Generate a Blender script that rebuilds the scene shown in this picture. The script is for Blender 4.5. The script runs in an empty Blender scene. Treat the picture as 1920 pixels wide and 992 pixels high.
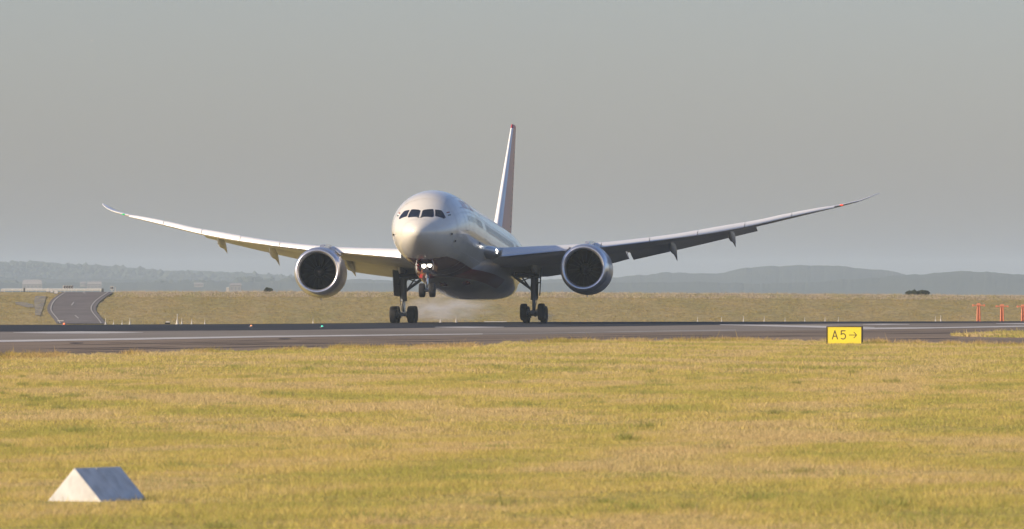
import bpy, bmesh, math, random
import numpy as np
from mathutils import Vector, Matrix
random.seed(4); RNG = np.random.default_rng(7)
R = math.radians
SC = bpy.context.scene
COL = SC.collection

# ------------------------------------------------------------------ camera, sky, sun, exposure
EYE = 2.41                     # camera height above the runway, metres
FPX = 15000.0                  # focal length in pixels of the 1920 wide photograph
HORIZON = 545.0                # eye level row
cam_data = bpy.data.cameras.new('camera')
cam = bpy.data.objects.new('camera', cam_data); COL.objects.link(cam)
cam.location = (0, 0, EYE); cam.rotation_euler = (R(90), 0, 0)
cam_data.sensor_width = 36.0; cam_data.lens = FPX / 1920 * 36
cam_data.shift_y = 49 / 1920
cam_data.clip_start = 1.0; cam_data.clip_end = 60000
cam_data.dof.use_dof = True; cam_data.dof.focus_distance = 590; cam_data.dof.aperture_fstop = 9
SC.camera = cam

SUN_EL = R(23.5)
SUN_DIR = Vector((-math.cos(R(20)), -math.sin(R(20)), 0))      # horizontal direction towards the sun: from the left
world = bpy.data.worlds.new('World'); SC.world = world; world.use_nodes = True
wn = world.node_tree.nodes; wl = world.node_tree.links
sky = wn.new('ShaderNodeTexSky'); sky.sky_type = 'NISHITA'; sky.sun_disc = False
sky.sun_elevation = SUN_EL; sky.sun_rotation = math.atan2(SUN_DIR.x, SUN_DIR.y)
sky.air_density = 1.0; sky.dust_density = 1.0; sky.ozone_density = 4.0; sky.altitude = 0
bg = wn['Background']; bg.inputs['Strength'].default_value = 0.128
wb_ = wn.new('ShaderNodeMix'); wb_.data_type = 'RGBA'; wb_.blend_type = 'MULTIPLY'      # white balance of the whole sky
wb_.inputs['Factor'].default_value = 1.0; wb_.inputs['B'].default_value = (1.015, 0.898, 0.968, 1)
wl.new(sky.outputs[0], wb_.inputs['A']); wl.new(wb_.outputs['Result'], bg.inputs['Color'])

sun_data = bpy.data.lights.new('sun', 'SUN'); sun_data.energy = 5.0; sun_data.angle = R(0.6)
sun_data.color = (1.0, 0.82, 0.59)
sun = bpy.data.objects.new('sun', sun_data); COL.objects.link(sun)
to_sun = Vector((SUN_DIR.x * math.cos(SUN_EL), SUN_DIR.y * math.cos(SUN_EL), math.sin(SUN_EL)))
sun.rotation_euler = to_sun.to_track_quat('Z', 'Y').to_euler()

SC.view_settings.view_transform = 'Standard'; SC.view_settings.look = 'None'
SC.view_settings.exposure = 0.06; SC.view_settings.gamma = 1.0; SC.view_settings.use_curve_mapping = False
SC.render.engine = 'CYCLES'
SC.cycles.use_denoising = True
SC.cycles.max_bounces = 6; SC.cycles.volume_bounces = 1; SC.cycles.transparent_max_bounces = 12
SC.cycles.sample_clamp_indirect = 6

# ------------------------------------------------------------------ helpers
def mat(name, color, rough=0.6, metal=0.0, coat=0.0, spec=0.5, emit=None, estr=0.0, noise=None, bump=None):
    """noise = (scale, colour2, detail[, stretch xyz]); bump = (scale, strength, distance)"""
    m = bpy.data.materials.new(name); m.use_nodes = True
    nt = m.node_tree; b = nt.nodes['Principled BSDF']
    b.inputs['Base Color'].default_value = (*color, 1); b.inputs['Roughness'].default_value = rough
    b.inputs['Metallic'].default_value = metal; b.inputs['Coat Weight'].default_value = coat
    b.inputs['Coat Roughness'].default_value = 0.08
    b.inputs['Specular IOR Level'].default_value = spec
    if emit:
        b.inputs['Emission Color'].default_value = (*emit, 1); b.inputs['Emission Strength'].default_value = estr
    if noise or bump:
        tc = nt.nodes.new('ShaderNodeTexCoord')
    if noise:
        n = nt.nodes.new('ShaderNodeTexNoise'); n.inputs['Scale'].default_value = noise[0]; n.inputs['Detail'].default_value = noise[2]
        mp = nt.nodes.new('ShaderNodeMapping')
        if len(noise) > 3: mp.inputs['Scale'].default_value = noise[3]
        nt.links.new(tc.outputs['Object'], mp.inputs['Vector']); nt.links.new(mp.outputs[0], n.inputs['Vector'])
        r = nt.nodes.new('ShaderNodeValToRGB')
        r.color_ramp.elements[0].position = 0.35; r.color_ramp.elements[1].position = 0.65
        r.color_ramp.elements[0].color = (*color, 1); r.color_ramp.elements[1].color = (*noise[1], 1)
        nt.links.new(n.outputs['Fac'], r.inputs[0]); nt.links.new(r.outputs[0], b.inputs['Base Color'])
    if bump:
        n2 = nt.nodes.new('ShaderNodeTexNoise'); n2.inputs['Scale'].default_value = bump[0]; n2.inputs['Detail'].default_value = 6
        nt.links.new(tc.outputs['Object'], n2.inputs['Vector'])
        bp = nt.nodes.new('ShaderNodeBump'); bp.inputs['Strength'].default_value = bump[1]; bp.inputs['Distance'].default_value = bump[2]
        nt.links.new(n2.outputs['Fac'], bp.inputs['Height']); nt.links.new(bp.outputs[0], b.inputs['Normal'])
    return m

def obj(name, verts, faces, m=None, parent=None, smooth=False, mats=None, fm=None):
    me = bpy.data.meshes.new(name)
    me.from_pydata([tuple(v) for v in verts], [], [tuple(f) for f in faces]); me.validate(); me.update()
    for x in (mats or ([m] if m else [])): me.materials.append(x)
    if fm is not None: me.polygons.foreach_set('material_index', fm)
    if smooth: me.polygons.foreach_set('use_smooth', [True] * len(me.polygons))
    o = bpy.data.objects.new(name, me); COL.objects.link(o)
    if parent: o.parent = parent
    return o

def empty(name, loc, parent=None):
    o = bpy.data.objects.new(name, None); o.empty_display_size = 0.3; COL.objects.link(o); o.location = loc
    if parent: o.parent = parent
    return o

def tag(o, label=None, cat=None, group=None, kind=None):
    if label: o['label'] = label
    if cat: o['category'] = cat
    if group: o['group'] = group
    if kind: o['kind'] = kind
    return o

class MB:
    """collects simple shapes into one mesh"""
    def __init__(self): self.v = []; self.f = []; self.m = []
    def add(self, vs, fs, mi=0):
        n = len(self.v); self.v += [tuple(v) for v in vs]; self.f += [tuple(i + n for i in f) for f in fs]; self.m += [mi] * len(fs); return self
    def box(self, c, size, mi=0, rot=None, taper=1.0):
        hx, hy, hz = [s / 2 for s in size]
        vs = [Vector((sx * hx * (taper if sz > 0 else 1), sy * hy * (taper if sz > 0 else 1), sz * hz)) for sz in (-1, 1) for sy in (-1, 1) for sx in (-1, 1)]
        if rot is not None: vs = [rot @ v for v in vs]
        vs = [v + Vector(c) for v in vs]
        return self.add(vs, [(0, 2, 3, 1), (4, 5, 7, 6), (0, 1, 5, 4), (2, 6, 7, 3), (0, 4, 6, 2), (1, 3, 7, 5)], mi)
    def tube(self, a, b, r0, r1=None, n=12, mi=0, caps=True):
        a, b = Vector(a), Vector(b); r1 = r0 if r1 is None else r1
        q = (b - a).to_track_quat('Z', 'Y').to_matrix()
        vs = []
        for p, r in ((a, r0), (b, r1)):
            vs += [p + q @ Vector((r * math.cos(2 * math.pi * i / n), r * math.sin(2 * math.pi * i / n), 0)) for i in range(n)]
        fs = [(i, (i + 1) % n, n + (i + 1) % n, n + i) for i in range(n)]
        if caps: fs += [tuple(range(n - 1, -1, -1)), tuple(range(n, 2 * n))]
        return self.add(vs, fs, mi)
    def lathe(self, prof, n=32, axis='y', c=(0, 0, 0), mi=0, close=False):
        """prof: list of (axial, radius[, mi])"""
        vs = []
        for p in prof:
            for i in range(n):
                t = 2 * math.pi * i / n; u, w = p[1] * math.cos(t), p[1] * math.sin(t)
                vs.append({'y': (c[0] + u, c[1] + p[0], c[2] + w), 'x': (c[0] + p[0], c[1] + u, c[2] + w), 'z': (c[0] + u, c[1] + w, c[2] + p[0])}[axis])
        m = len(prof); k0 = len(self.v)
        self.v += vs
        for j in range(m if close else m - 1):
            jj = (j + 1) % m
            mm = prof[j][2] if len(prof[j]) > 2 else mi
            for i in range(n):
                self.f.append((k0 + j * n + i, k0 + j * n + (i + 1) % n, k0 + jj * n + (i + 1) % n, k0 + jj * n + i)); self.m.append(mm)
        return self
    def build(self, name, mats, parent=None, smooth=False, angle=None):
        mats = mats if isinstance(mats, (list, tuple)) else [mats]
        o = obj(name, self.v, self.f, None, parent, smooth, mats, self.m)
        bm = bmesh.new(); bm.from_mesh(o.data); bmesh.ops.recalc_face_normals(bm, faces=bm.faces); bm.to_mesh(o.data); bm.free()
        if angle:
            o.data.polygons.foreach_set('use_smooth', [True] * len(o.data.polygons))
            o.data.set_sharp_from_angle(angle=R(angle))
        return o

def copy_tree(o, parent=None):
    c = o.copy(); COL.objects.link(c); c.parent = parent
    for ch in list(o.children): copy_tree(ch, c)
    return c

def interp(x, t): return float(np.interp(x, [a[0] for a in t], [a[1] for a in t]))
def gnd(px, py, z=0.0):
    """ground point seen at a row/column of the photograph"""
    d = FPX * (EYE - z) / (py - HORIZON); return ((px - 960) * d / FPX, d, z)
def far(px, py, d): return Vector(((px - 960) * d / FPX, d, EYE + (HORIZON - py) * d / FPX))

# ------------------------------------------------------------------ materials
M = {}
M['white'] = mat('white_paint', (0.90, 0.85, 0.735), 0.22, coat=0.7, noise=(0.5, (0.85, 0.80, 0.685), 5), bump=(0.45, 0.22, 0.05))
M['red'] = mat('red_paint', (0.33, 0.02, 0.03), 0.25, coat=0.5)
M['fairing'] = mat('fairing_grey', (0.44, 0.44, 0.45), 0.3, coat=0.8, noise=(0.8, (0.35, 0.35, 0.36), 6))
M['wing'] = mat('wing_grey', (0.70, 0.715, 0.74), 0.4, noise=(0.6, (0.60, 0.615, 0.64), 6))
M['wingwhite'] = mat('slat_paint', (0.90, 0.90, 0.88), 0.3)
M['alu'] = mat('polished_metal', (0.78, 0.78, 0.80), 0.28, metal=0.85)
M['cowl'] = mat('cowl_grey', (0.52, 0.52, 0.55), 0.3, metal=0.35, noise=(1.2, (0.46, 0.46, 0.49), 4))
M['cowlwhite'] = mat('cowl_white', (0.66, 0.65, 0.62), 0.3)
M['liner'] = mat('inlet_liner', (0.022, 0.022, 0.025), 0.6)
M['blade'] = mat('fan_blade_black', (0.007, 0.007, 0.009), 0.3)
M['bladeedge'] = mat('blade_edge_metal', (0.055, 0.056, 0.062), 0.3, metal=0.6)
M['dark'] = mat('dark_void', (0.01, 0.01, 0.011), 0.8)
M['glass'] = mat('cockpit_glass', (0.012, 0.013, 0.017), 0.06, spec=0.7)
M['tyre'] = mat('tyre_rubber', (0.018, 0.018, 0.02), 0.75, bump=(30, 0.2, 0.01))
M['hub'] = mat('wheel_hub', (0.30, 0.31, 0.33), 0.45, metal=0.5)
M['strut'] = mat('strut_grey', (0.16, 0.17, 0.18), 0.45, metal=0.3)
M['chrome'] = mat('oleo_chrome', (0.75, 0.74, 0.72), 0.2, metal=0.9)
M['geardoor'] = mat('gear_door_grey', (0.14, 0.145, 0.155), 0.5)
M['salmon'] = mat('fin_salmon', (0.88, 0.50, 0.35), 0.5, noise=(0.4, (0.80, 0.44, 0.31), 3))
M['finred'] = mat('fin_red', (0.55, 0.05, 0.04), 0.35)
M['black'] = mat('black_paint', (0.015, 0.015, 0.016), 0.5)
M['seam'] = mat('panel_seam', (0.22, 0.23, 0.25), 0.6)
M['window'] = mat('cabin_window', (0.36, 0.31, 0.27), 0.12)
M['winframe'] = mat('window_surround', (0.60, 0.42, 0.33), 0.35)
M['saffron'] = mat('flag_saffron', (0.34, 0.09, 0.03), 0.4)
M['flaggreen'] = mat('flag_green', (0.015, 0.06, 0.03), 0.4)
M['lamp'] = mat('landing_lamp', (1, 1, 1), 0.3, emit=(1.0, 0.90, 0.74), estr=9)
M['navred'] = mat('nav_red', (0.7, 0.05, 0.02), 0.3, emit=(1, 0.10, 0.04), estr=1.2)
M['navgreen'] = mat('nav_green', (0.02, 0.4, 0.1), 0.3, emit=(0.05, 0.8, 0.25), estr=0.5)

# ------------------------------------------------------------------ terrain
CREST = [(-400, 540), (-36, 550), (-21, 562), (-8, 590), (2, 598), (14, 603), (40, 612), (400, 680)]
TOPL = [(-2000, 2.20), (-80, 2.18), (-35, 2.14), (10, 2.0), (56, 1.72), (77, 1.55), (2000, 1.5)]
D_FOOT, D_TOP = 1120.0, 1200.0
def crest_y(x): return np.interp(x, [c[0] for c in CREST], [c[1] for c in CREST])
def top_z(x): return np.interp(x, [c[0] for c in TOPL], [c[1] for c in TOPL])
def terrain(x, y):
    x = np.asarray(x, float); y = np.asarray(y, float)
    d = np.clip(y - crest_y(x), 0, None)
    low = -3.3 * (1 - np.exp(-(d / 230.0) ** 2))
    t = np.clip((y - D_FOOT) / (D_TOP - D_FOOT), 0, 1)
    up = (top_z(x) + 3.3) * t ** 1.05
    far_drop = np.clip((y - 1260) / 400, 0, 1) * -3.0
    return low + up + far_drop
ys = np.unique(np.concatenate([np.linspace(-150, 60, 12), np.linspace(60, 560, 60), np.linspace(560, 700, 71), np.linspace(700, 1110, 42),
                               np.linspace(1110, 1215, 80), np.linspace(1215, 1300, 12), np.linspace(1300, 2000, 30), np.linspace(2000, 15500, 40)]))
xs = np.unique(np.concatenate([np.linspace(-2600, -120, 26), np.linspace(-120, 120, 161), np.linspace(120, 2600, 26)]))
X, Y = np.meshgrid(xs, ys); Z = terrain(X, Y)
bumpy = (np.sin(X * 0.9 + Y * 0.31) * np.cos(Y * 0.23 - X * 0.4)) * 0.10
Z = Z + np.where((Y > 1122) & (Y < 1215), bumpy, 0) * 0.6
nx, ny = len(xs), len(ys)
gv = np.stack([X.ravel(), Y.ravel(), Z.ravel()], 1)
gf = [(j * nx + i, j * nx + i + 1, (j + 1) * nx + i + 1, (j + 1) * nx + i) for j in range(ny - 1) for i in range(nx - 1)]

def grass_ground_material():
    m = bpy.data.materials.new('dry_grass_ground'); m.use_nodes = True
    nt = m.node_tree; b = nt.nodes['Principled BSDF']; b.inputs['Roughness'].default_value = 0.95; b.inputs['Specular IOR Level'].default_value = 0.1
    geo = nt.nodes.new('ShaderNodeNewGeometry')
    def noise(scale, stretch, detail=5, rough=0.6):
        mp = nt.nodes.new('ShaderNodeMapping'); mp.inputs['Scale'].default_value = stretch
        n = nt.nodes.new('ShaderNodeTexNoise'); n.inputs['Scale'].default_value = scale; n.inputs['Detail'].default_value = detail; n.inputs['Roughness'].default_value = rough
        nt.links.new(geo.outputs['Position'], mp.inputs[0]); nt.links.new(mp.outputs[0], n.inputs['Vector']); return n
    def ramp(n, p0, p1, c0, c1):
        r = nt.nodes.new('ShaderNodeValToRGB'); e = r.color_ramp.elements
        e[0].position, e[1].position = p0, p1; e[0].color = (*c0, 1); e[1].color = (*c1, 1)
        nt.links.new(n.outputs['Fac'], r.inputs[0]); return r
    big = ramp(noise(0.16, (1, 0.45, 1), 4), 0.40, 0.62, (0.56, 0.45, 0.16), (0.42, 0.38, 0.11))
    fine = ramp(noise(2.2, (1, 0.5, 1), 6, 0.7), 0.3, 0.7, (0.62, 0.60, 0.55), (1.25, 1.2, 1.15))
    mul = nt.nodes.new('ShaderNodeMix'); mul.data_type = 'RGBA'; mul.blend_type = 'MULTIPLY'; mul.inputs['Factor'].default_value = 1
    nt.links.new(big.outputs[0], mul.inputs['A']); nt.links.new(fine.outputs[0], mul.inputs['B'])
    # the embankment far behind carries drier, browner and greener cover
    bank = ramp(noise(0.12, (1, 0.25, 1), 6, 0.7), 0.36, 0.64, (0.43, 0.33, 0.15), (0.33, 0.28, 0.11))
    bfine = ramp(noise(1.3, (1, 0.25, 1), 6, 0.75), 0.3, 0.7, (0.6, 0.6, 0.6), (1.3, 1.3, 1.25))
    bmul = nt.nodes.new('ShaderNodeMix'); bmul.data_type = 'RGBA'; bmul.blend_type = 'MULTIPLY'; bmul.inputs['Factor'].default_value = 1
    nt.links.new(bank.outputs[0], bmul.inputs['A']); nt.links.new(bfine.outputs[0], bmul.inputs['B'])
    sep = nt.nodes.new('ShaderNodeSeparateXYZ'); nt.links.new(geo.outputs['Position'], sep.inputs[0])
    mr = nt.nodes.new('ShaderNodeMapRange'); mr.inputs['From Min'].default_value = 640; mr.inputs['From Max'].default_value = 900
    nt.links.new(sep.outputs['Y'], mr.inputs['Value'])
    mx = nt.nodes.new('ShaderNodeMix'); mx.data_type = 'RGBA'
    nt.links.new(mr.outputs[0], mx.inputs['Factor']); nt.links.new(mul.outputs['Result'], mx.inputs['A']); nt.links.new(bmul.outputs['Result'], mx.inputs['B'])
    nt.links.new(mx.outputs['Result'], b.inputs['Base Color'])
    bp = nt.nodes.new('ShaderNodeBump'); bp.inputs['Strength'].default_value = 1.0; bp.inputs['Distance'].default_value = 0.25
    nt.links.new(noise(1.6, (1, 0.6, 1), 6, 0.7).outputs['Fac'], bp.inputs['Height']); nt.links.new(bp.outputs[0], b.inputs['Normal'])
    return m
M['ground'] = grass_ground_material()
ground = tag(obj('ground', gv, gf, M['ground'], smooth=True), 'dry grass airfield ground rising to a far bank', None, None, 'structure')

# ------------------------------------------------------------------ pavements (sheets laid 4 mm above one another)
M['asphalt'] = mat('runway_asphalt', (0.195, 0.172, 0.145), 0.95, spec=0.08, noise=(0.05, (0.285, 0.255, 0.218), 10, (1, 0.25, 1)), bump=(3, 0.15, 0.02))
M['shoulder'] = mat('shoulder_asphalt', (0.275, 0.215, 0.158), 0.95, spec=0.08, noise=(0.06, (0.20, 0.160, 0.122), 10, (0.5, 0.5, 1)), bump=(3, 0.2, 0.02))
M['darkasphalt'] = mat('dark_asphalt', (0.034, 0.036, 0.042), 0.9, spec=0.1, noise=(0.10, (0.046, 0.048, 0.054), 5, (1, 0.2, 1)))
M['paint'] = mat('runway_paint', (0.64, 0.62, 0.585), 0.85, spec=0.1, noise=(0.5, (0.44, 0.43, 0.41), 8))
M['oldpaint'] = mat('worn_runway_paint', (0.45, 0.43, 0.40), 0.9, spec=0.1, noise=(0.35, (0.24, 0.225, 0.21), 7))

def sheet(name, upper, lower, z, m, label, n=160, wob=0.0):
    """strip between two boundaries given in photograph columns/rows, laid on the flat ground"""
    x0 = max(upper[0][0], lower[0][0]); x1 = min(upper[-1][0], lower[-1][0])
    vs = []
    rng = np.random.default_rng(len(name) * 7 + int(x0) % 97)
    w = np.cumsum(rng.normal(0, 1, n + 1)); w -= np.linspace(w[0], w[-1], n + 1); w = w / (np.abs(w).max() + 1e-6) * wob
    for i in range(n + 1):
        px = x0 + (x1 - x0) * i / n
        a = gnd(px, interp(px, upper)); b = gnd(px, interp(px, lower) + w[i])
        for k in range(5):
            t = k / 4; vx = a[0] + (b[0] - a[0]) * t; vy = a[1] + (b[1] - a[1]) * t
            vs.append((vx, vy, float(terrain(vx, vy)) + z))
    fs = [(i * 5 + k, i * 5 + k + 1, (i + 1) * 5 + k + 1, (i + 1) * 5 + k) for i in range(n) for k in range(4)]
    return tag(obj(name, vs, fs, m), label, None, None, 'structure')
NEAR = [(-400, 678), (0, 671), (90, 667), (260, 662), (350, 660), (560, 655), (650, 652), (800, 650), (900, 648), (960, 643), (1050, 640), (1250, 638), (1420, 637), (1560, 639), (1640, 642), (1760, 643), (1920, 647), (2300, 655)]
FARE = [(-400, 608), (0, 606.5), (400, 605), (750, 603.0), (1000, 602.5), (1300, 601.5), (1920, 600.4), (2300, 600)]
STRIPE = [(-400, 645), (0, 640), (250, 636), (500, 631.5), (830, 627.5), (1000, 625.5), (1250, 621), (1500, 617.5), (1617, 616.5), (1760, 615), (1920, 612), (2300, 609)]
def shift(t, d): return [(a, b + d) for a, b in t]
sheet('runway', FARE, NEAR, 0.004, M['shoulder'], 'brownish asphalt shoulder along the runway', 200, 1.3)
sheet('runway_surface', FARE, shift(STRIPE, 2), 0.008, M['asphalt'], 'grey asphalt runway surface', 160)
sheet('runway_rubber_zone', FARE, [(-400, 624), (0, 622), (400, 620), (560, 619), (750, 616), (1000, 614), (1160, 612.5), (1350, 609.5), (1560, 607), (1920, 605), (2300, 604)], 0.012, M['darkasphalt'], 'dark band of the runway', 160, 0.5)  # far strip of the runway in a darker tone
def marking(name, pts_up, pts_lo, m, label): sheet(name, pts_up, pts_lo, 0.016, m, label, 60, 0.25)
def thick(t, x0, x1, w):  # piece of a line with a given thickness in rows
    p = [(x0, interp(x0, t))] + [q for q in t if x0 < q[0] < x1] + [(x1, interp(x1, t))]
    return [(a, b - interp(a, w) / 2) for a, b in p], [(a, b + interp(a, w) / 2) for a, b in p]
marking('runway_side_stripe', *thick(STRIPE, -400, 905, [(-400, 4), (0, 3.6), (300, 3), (600, 2.2), (905, 1.4)]), M['paint'], 'white runway side stripe on the left')
marking('runway_side_stripe', *thick(STRIPE, 905, 1380, [(905, 0.8), (1250, 1.0), (1380, 1.6)]), M['oldpaint'], 'worn middle piece of the white side stripe')
marking('runway_side_stripe', *thick(STRIPE, 1617, 2300, [(1617, 3.0), (1760, 2.0), (2300, 1.6)]), M['paint'], 'white runway side stripe right of the yellow sign')
marking('runway_marking', [(25, 623.6), (150, 621.8), (268, 623.2)], [(25, 624.2), (100, 625.6), (190, 625.4), (268, 623.9)], M['paint'], 'long white runway bar at the far left')
marking('runway_marking', [(815, 613.6), (870, 612.8), (945, 613.4)], [(815, 614.2), (880, 615.4), (945, 614.0)], M['paint'], 'white runway bar below the aircraft belly')
marking('runway_marking', [(1350, 608.8), (1450, 609.6), (1560, 611.6), (1640, 613.8)], [(1350, 609.6), (1450, 612.4), (1560, 615.6), (1640, 615.2)], M['paint'], 'broad white runway bar left of the yellow sign')
marking('runway_marking', [(1618, 608.2), (1660, 607.6), (1705, 608.2)], [(1618, 608.9), (1660, 609.6), (1705, 608.9)], M['paint'], 'short white runway bar right of the yellow sign')
marking('runway_marking', [(1868, 606.6), (1920, 606.4), (2000, 606.4)], [(1868, 607.2), (1920, 608.2), (2000, 608.2)], M['paint'], 'white runway bar near the orange posts')
marking('runway_patch', [(130, 643.4), (142, 643.0), (156, 643.4)], [(130, 644.0), (142, 645.0), (156, 644.0)], M['darkasphalt'], 'dark drain patch below the side stripe')
marking('runway_patch', [(522, 635.3), (534, 635.0), (545, 635.2)], [(522, 635.8), (534, 636.6), (545, 635.8)], M['darkasphalt'], 'dark patch on the brownish shoulder')
# dark streaks along the shoulder
for a, b, dy, w in ((0, 330, 16, 1.6), (120, 620, 19, 1.8), (380, 700, 14, 1.2), (700, 1000, 13, 1.2), (1000, 1400, 9, 1.2), (1300, 1560, 13, 1.2), (1660, 1920, 10, 1.4), (1630, 1800, 20, 2.0), (0, 500, 9, .5), (200, 900, 6.5, .5), (300, 640, 11.5, .6), (560, 980, 9, .6), (900, 1300, 5, .5), (1050, 1500, 12, .6), (0, 260, 23, 1.0), (1300, 1900, 6, .5), (620, 900, 18, .8)):
    marking('runway_streak', *thick(shift(STRIPE, dy), a, b, [(a, 0.2), ((a + b) / 2, w), (b, 0.2)]), M['seam_dark'] if 'seam_dark' in M else M.setdefault('seam_dark', mat('bitumen_streak', (0.10, 0.085, 0.078), 0.95, spec=0.08)), 'dark bitumen streak on the shoulder')

# ------------------------------------------------------------------ grass (nobody could count it: stuff)
def field_noise(x, y, s, seed):
    r = np.random.default_rng(seed); v = np.zeros_like(x); amp = 1.0; tot = 0
    for o in range(4):
        for k in range(4):
            a = r.uniform(0, 2 * math.pi); ph = r.uniform(0, 6.28); fr = s * 2 ** o * r.uniform(0.7, 1.3)
            v += amp * np.sin((x * math.cos(a) + y * 0.5 * math.sin(a)) * fr + ph)
        tot += amp * 2; amp *= 0.6
    return v / tot
NEAR_X = np.array([a for a, b in NEAR], float); NEAR_Y = np.array([b for a, b in NEAR], float)
def on_pavement(x, y):
    px = 960 + FPX * x / y; py = HORIZON + FPX * EYE / y
    e = np.interp(px, NEAR_X, NEAR_Y)
    e = e + 1.2 * np.sin(px * 0.031) + 1.2 * np.sin(px * 0.083 + 1) + 0.8 * np.sin(px * 0.23)
    return py < e
def blades(name, n, d0, d1, hgt, wid, label, area=None, green=0.0, tint=1.0, flat=0.0):
    u = RNG.random(n)
    if area is None:
        y = np.sqrt(d0 ** 2 + u * (d1 ** 2 - d0 ** 2)); x = (RNG.random(n) - 0.5) * 2 * (y * 0.071 + 1.5)
        keep = ~on_pavement(x, y)
    else:
        x, y, keep = area(n)
    x, y = x[keep], y[keep]; n = len(x)
    clump = 0.7 * field_noise(x, y, 1.3, 5) + 0.7 * field_noise(x, y, 5.0, 6); tone = 0.45 * field_noise(x, y, 0.25, 11) + 1.15 * field_noise(x, y, 0.75, 3) + 0.4 * field_noise(x, y, 3.0, 8) + np.where(y < 110, (110 - y) * 0.012, 0)
    h = hgt * (0.65 + 0.5 * RNG.random(n)) * (1 + 0.85 * clump); h = np.clip(h, 0.025, None) * np.where(RNG.random(n) < 0.012, 2.2, 1.0)
    az = RNG.random(n) * 2 * math.pi; w = wid * (0.6 + 0.8 * RNG.random(n))
    lean = RNG.normal(0, 0.75, (n, 2)) * h[:, None]
    z0 = terrain(x, y) - 0.01
    dx, dy = np.cos(az) * w / 2, np.sin(az) * w / 2
    V = np.empty((n, 3, 3))
    V[:, 0] = np.stack([x - dx, y - dy, z0], 1); V[:, 1] = np.stack([x + dx, y + dy, z0], 1)
    V[:, 2] = np.stack([x + lean[:, 0], y + lean[:, 1], z0 + h], 1)
    straw = np.array([0.84, 0.645, 0.31]); gold = np.array([0.80, 0.645, 0.19]); olive = np.array([0.59, 0.54, 0.14]); brown = np.array([0.50, 0.36, 0.18])
    t = np.clip(0.38 + tone * 0.80 + RNG.normal(0, 0.16, n) + green, 0, 1)[:, None]
    c = np.where(t < 0.5, straw + (gold - straw) * t * 2, gold + (olive - gold) * (t - 0.5) * 2)
    br = (RNG.random(n) < 0.12)[:, None]; c = np.where(br, brown, c)
    c = (c * (1 - flat) + c.mean(0) * flat) * RNG.uniform(0.8 + .15 * flat, 1.15 - .1 * flat, (n, 1)) * tint
    me = bpy.data.meshes.new(name)
    me.vertices.add(n * 3); me.vertices.foreach_set('co', V.reshape(-1).astype(np.float32))
    me.loops.add(n * 3); me.loops.foreach_set('vertex_index', np.arange(n * 3, dtype=np.int32))
    me.polygons.add(n); me.polygons.foreach_set('loop_start', np.arange(0, n * 3, 3, dtype=np.int32))
    me.update(calc_edges=True)
    at = me.color_attributes.new('blade_colour', 'FLOAT_COLOR', 'POINT')
    cc = np.ones((n, 3, 4), np.float32); cc[:, :, :3] = c[:, None, :]
    at.data.foreach_set('color', cc.reshape(-1))
    me.materials.append(M['blades'])
    o = bpy.data.objects.new(name, me); COL.objects.link(o)
    return tag(o, label, 'grass', None, 'stuff')
def blade_material():
    m = bpy.data.materials.new('grass_blades'); m.use_nodes = True; nt = m.node_tree
    b = nt.nodes['Principled BSDF']; b.inputs['Roughness'].default_value = 0.8; b.inputs['Specular IOR Level'].default_value = 0.15
    a = nt.nodes.new('ShaderNodeAttribute'); a.attribute_name = 'blade_colour'
    tr = nt.nodes.new('ShaderNodeBsdfTranslucent'); mx = nt.nodes.new('ShaderNodeMixShader'); mx.inputs[0].default_value = 0.45
    nt.links.new(a.outputs['Color'], b.inputs['Base Color']); nt.links.new(a.outputs['Color'], tr.inputs['Color'])
    nt.links.new(b.outputs[0], mx.inputs[1]); nt.links.new(tr.outputs[0], mx.inputs[2])
    nt.links.new(mx.outputs[0], nt.nodes['Material Output'].inputs['Surface']); return m
M['blades'] = blade_material()
blades('grass', 560000, 72, 135, 0.062, 0.009, 'blurred golden grass nearest the camera')
blades('grass', 560000, 135, 230, 0.064, 0.014, 'golden grass in the middle of the field')
blades('grass', 480000, 230, 430, 0.080, 0.022, 'golden green grass along the runway edge')
def weed_clumps(n):
    k = 150; cy = np.sqrt(RNG.uniform(80 ** 2, 260 ** 2, k)); cx = (RNG.random(k) - .5) * 2 * cy * 0.066; i = RNG.integers(0, k, n); sp = RNG.uniform(.06, .28, k)
    return cx[i] + RNG.normal(0, 1, n) * sp[i], cy[i] + RNG.normal(0, 1, n) * sp[i] * 1.6, np.ones(n, bool)
blades('grass', 26000, 0, 0, 0.105, 0.012, 'darker green weed clumps scattered in the field', weed_clumps, 0.6, np.array([.72, .80, .85]))
def edge_clumps(n):
    k = 46; cpx = RNG.uniform(0, 1920, k); i = RNG.integers(0, k, n); sp = RNG.uniform(5, 22, k)
    px = cpx[i] + RNG.normal(0, 1, n) * sp[i]; py = np.interp(px, NEAR_X, NEAR_Y) + RNG.uniform(-1.5, 3.5, n); d = FPX * EYE / (py - HORIZON)
    return (px - 960) * d / FPX, d, np.ones(n, bool)
blades('grass', 15000, 0, 0, 0.15, 0.03, 'brown ragged tufts along the runway edge', edge_clumps, -0.1, np.array([.80, .74, .72]))
def island(n):
    px = RNG.uniform(1785, 2100, n); t = RNG.random(n)
    up = np.interp(px, [1785, 1830, 1920, 2100], [629.5, 626, 623, 620]); lo = np.interp(px, [1785, 1850, 1920, 2100], [630.5, 632.5, 633.5, 636])
    py = up + (lo - up) * t; d = FPX * EYE / (py - HORIZON); return (px - 960) * d / FPX, d, np.ones(n, bool)
blades('grass', 16000, 0, 0, 0.13, 0.06, 'small strip of grass on the pavement at the far right', island, 0.15)
ROAD_L = [(548.6, 124), (552, 119), (558, 110), (565, 102), (571, 98), (577, 95.8), (583, 95.5), (588, 98), (594, 103), (600, 108), (608, 113)]
ROAD_R = [(548.6, 203.5), (552, 199), (558, 189), (565, 180), (571, 174.5), (577, 171), (583, 171), (588, 174), (594, 179), (600, 184), (608, 190)]
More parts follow.
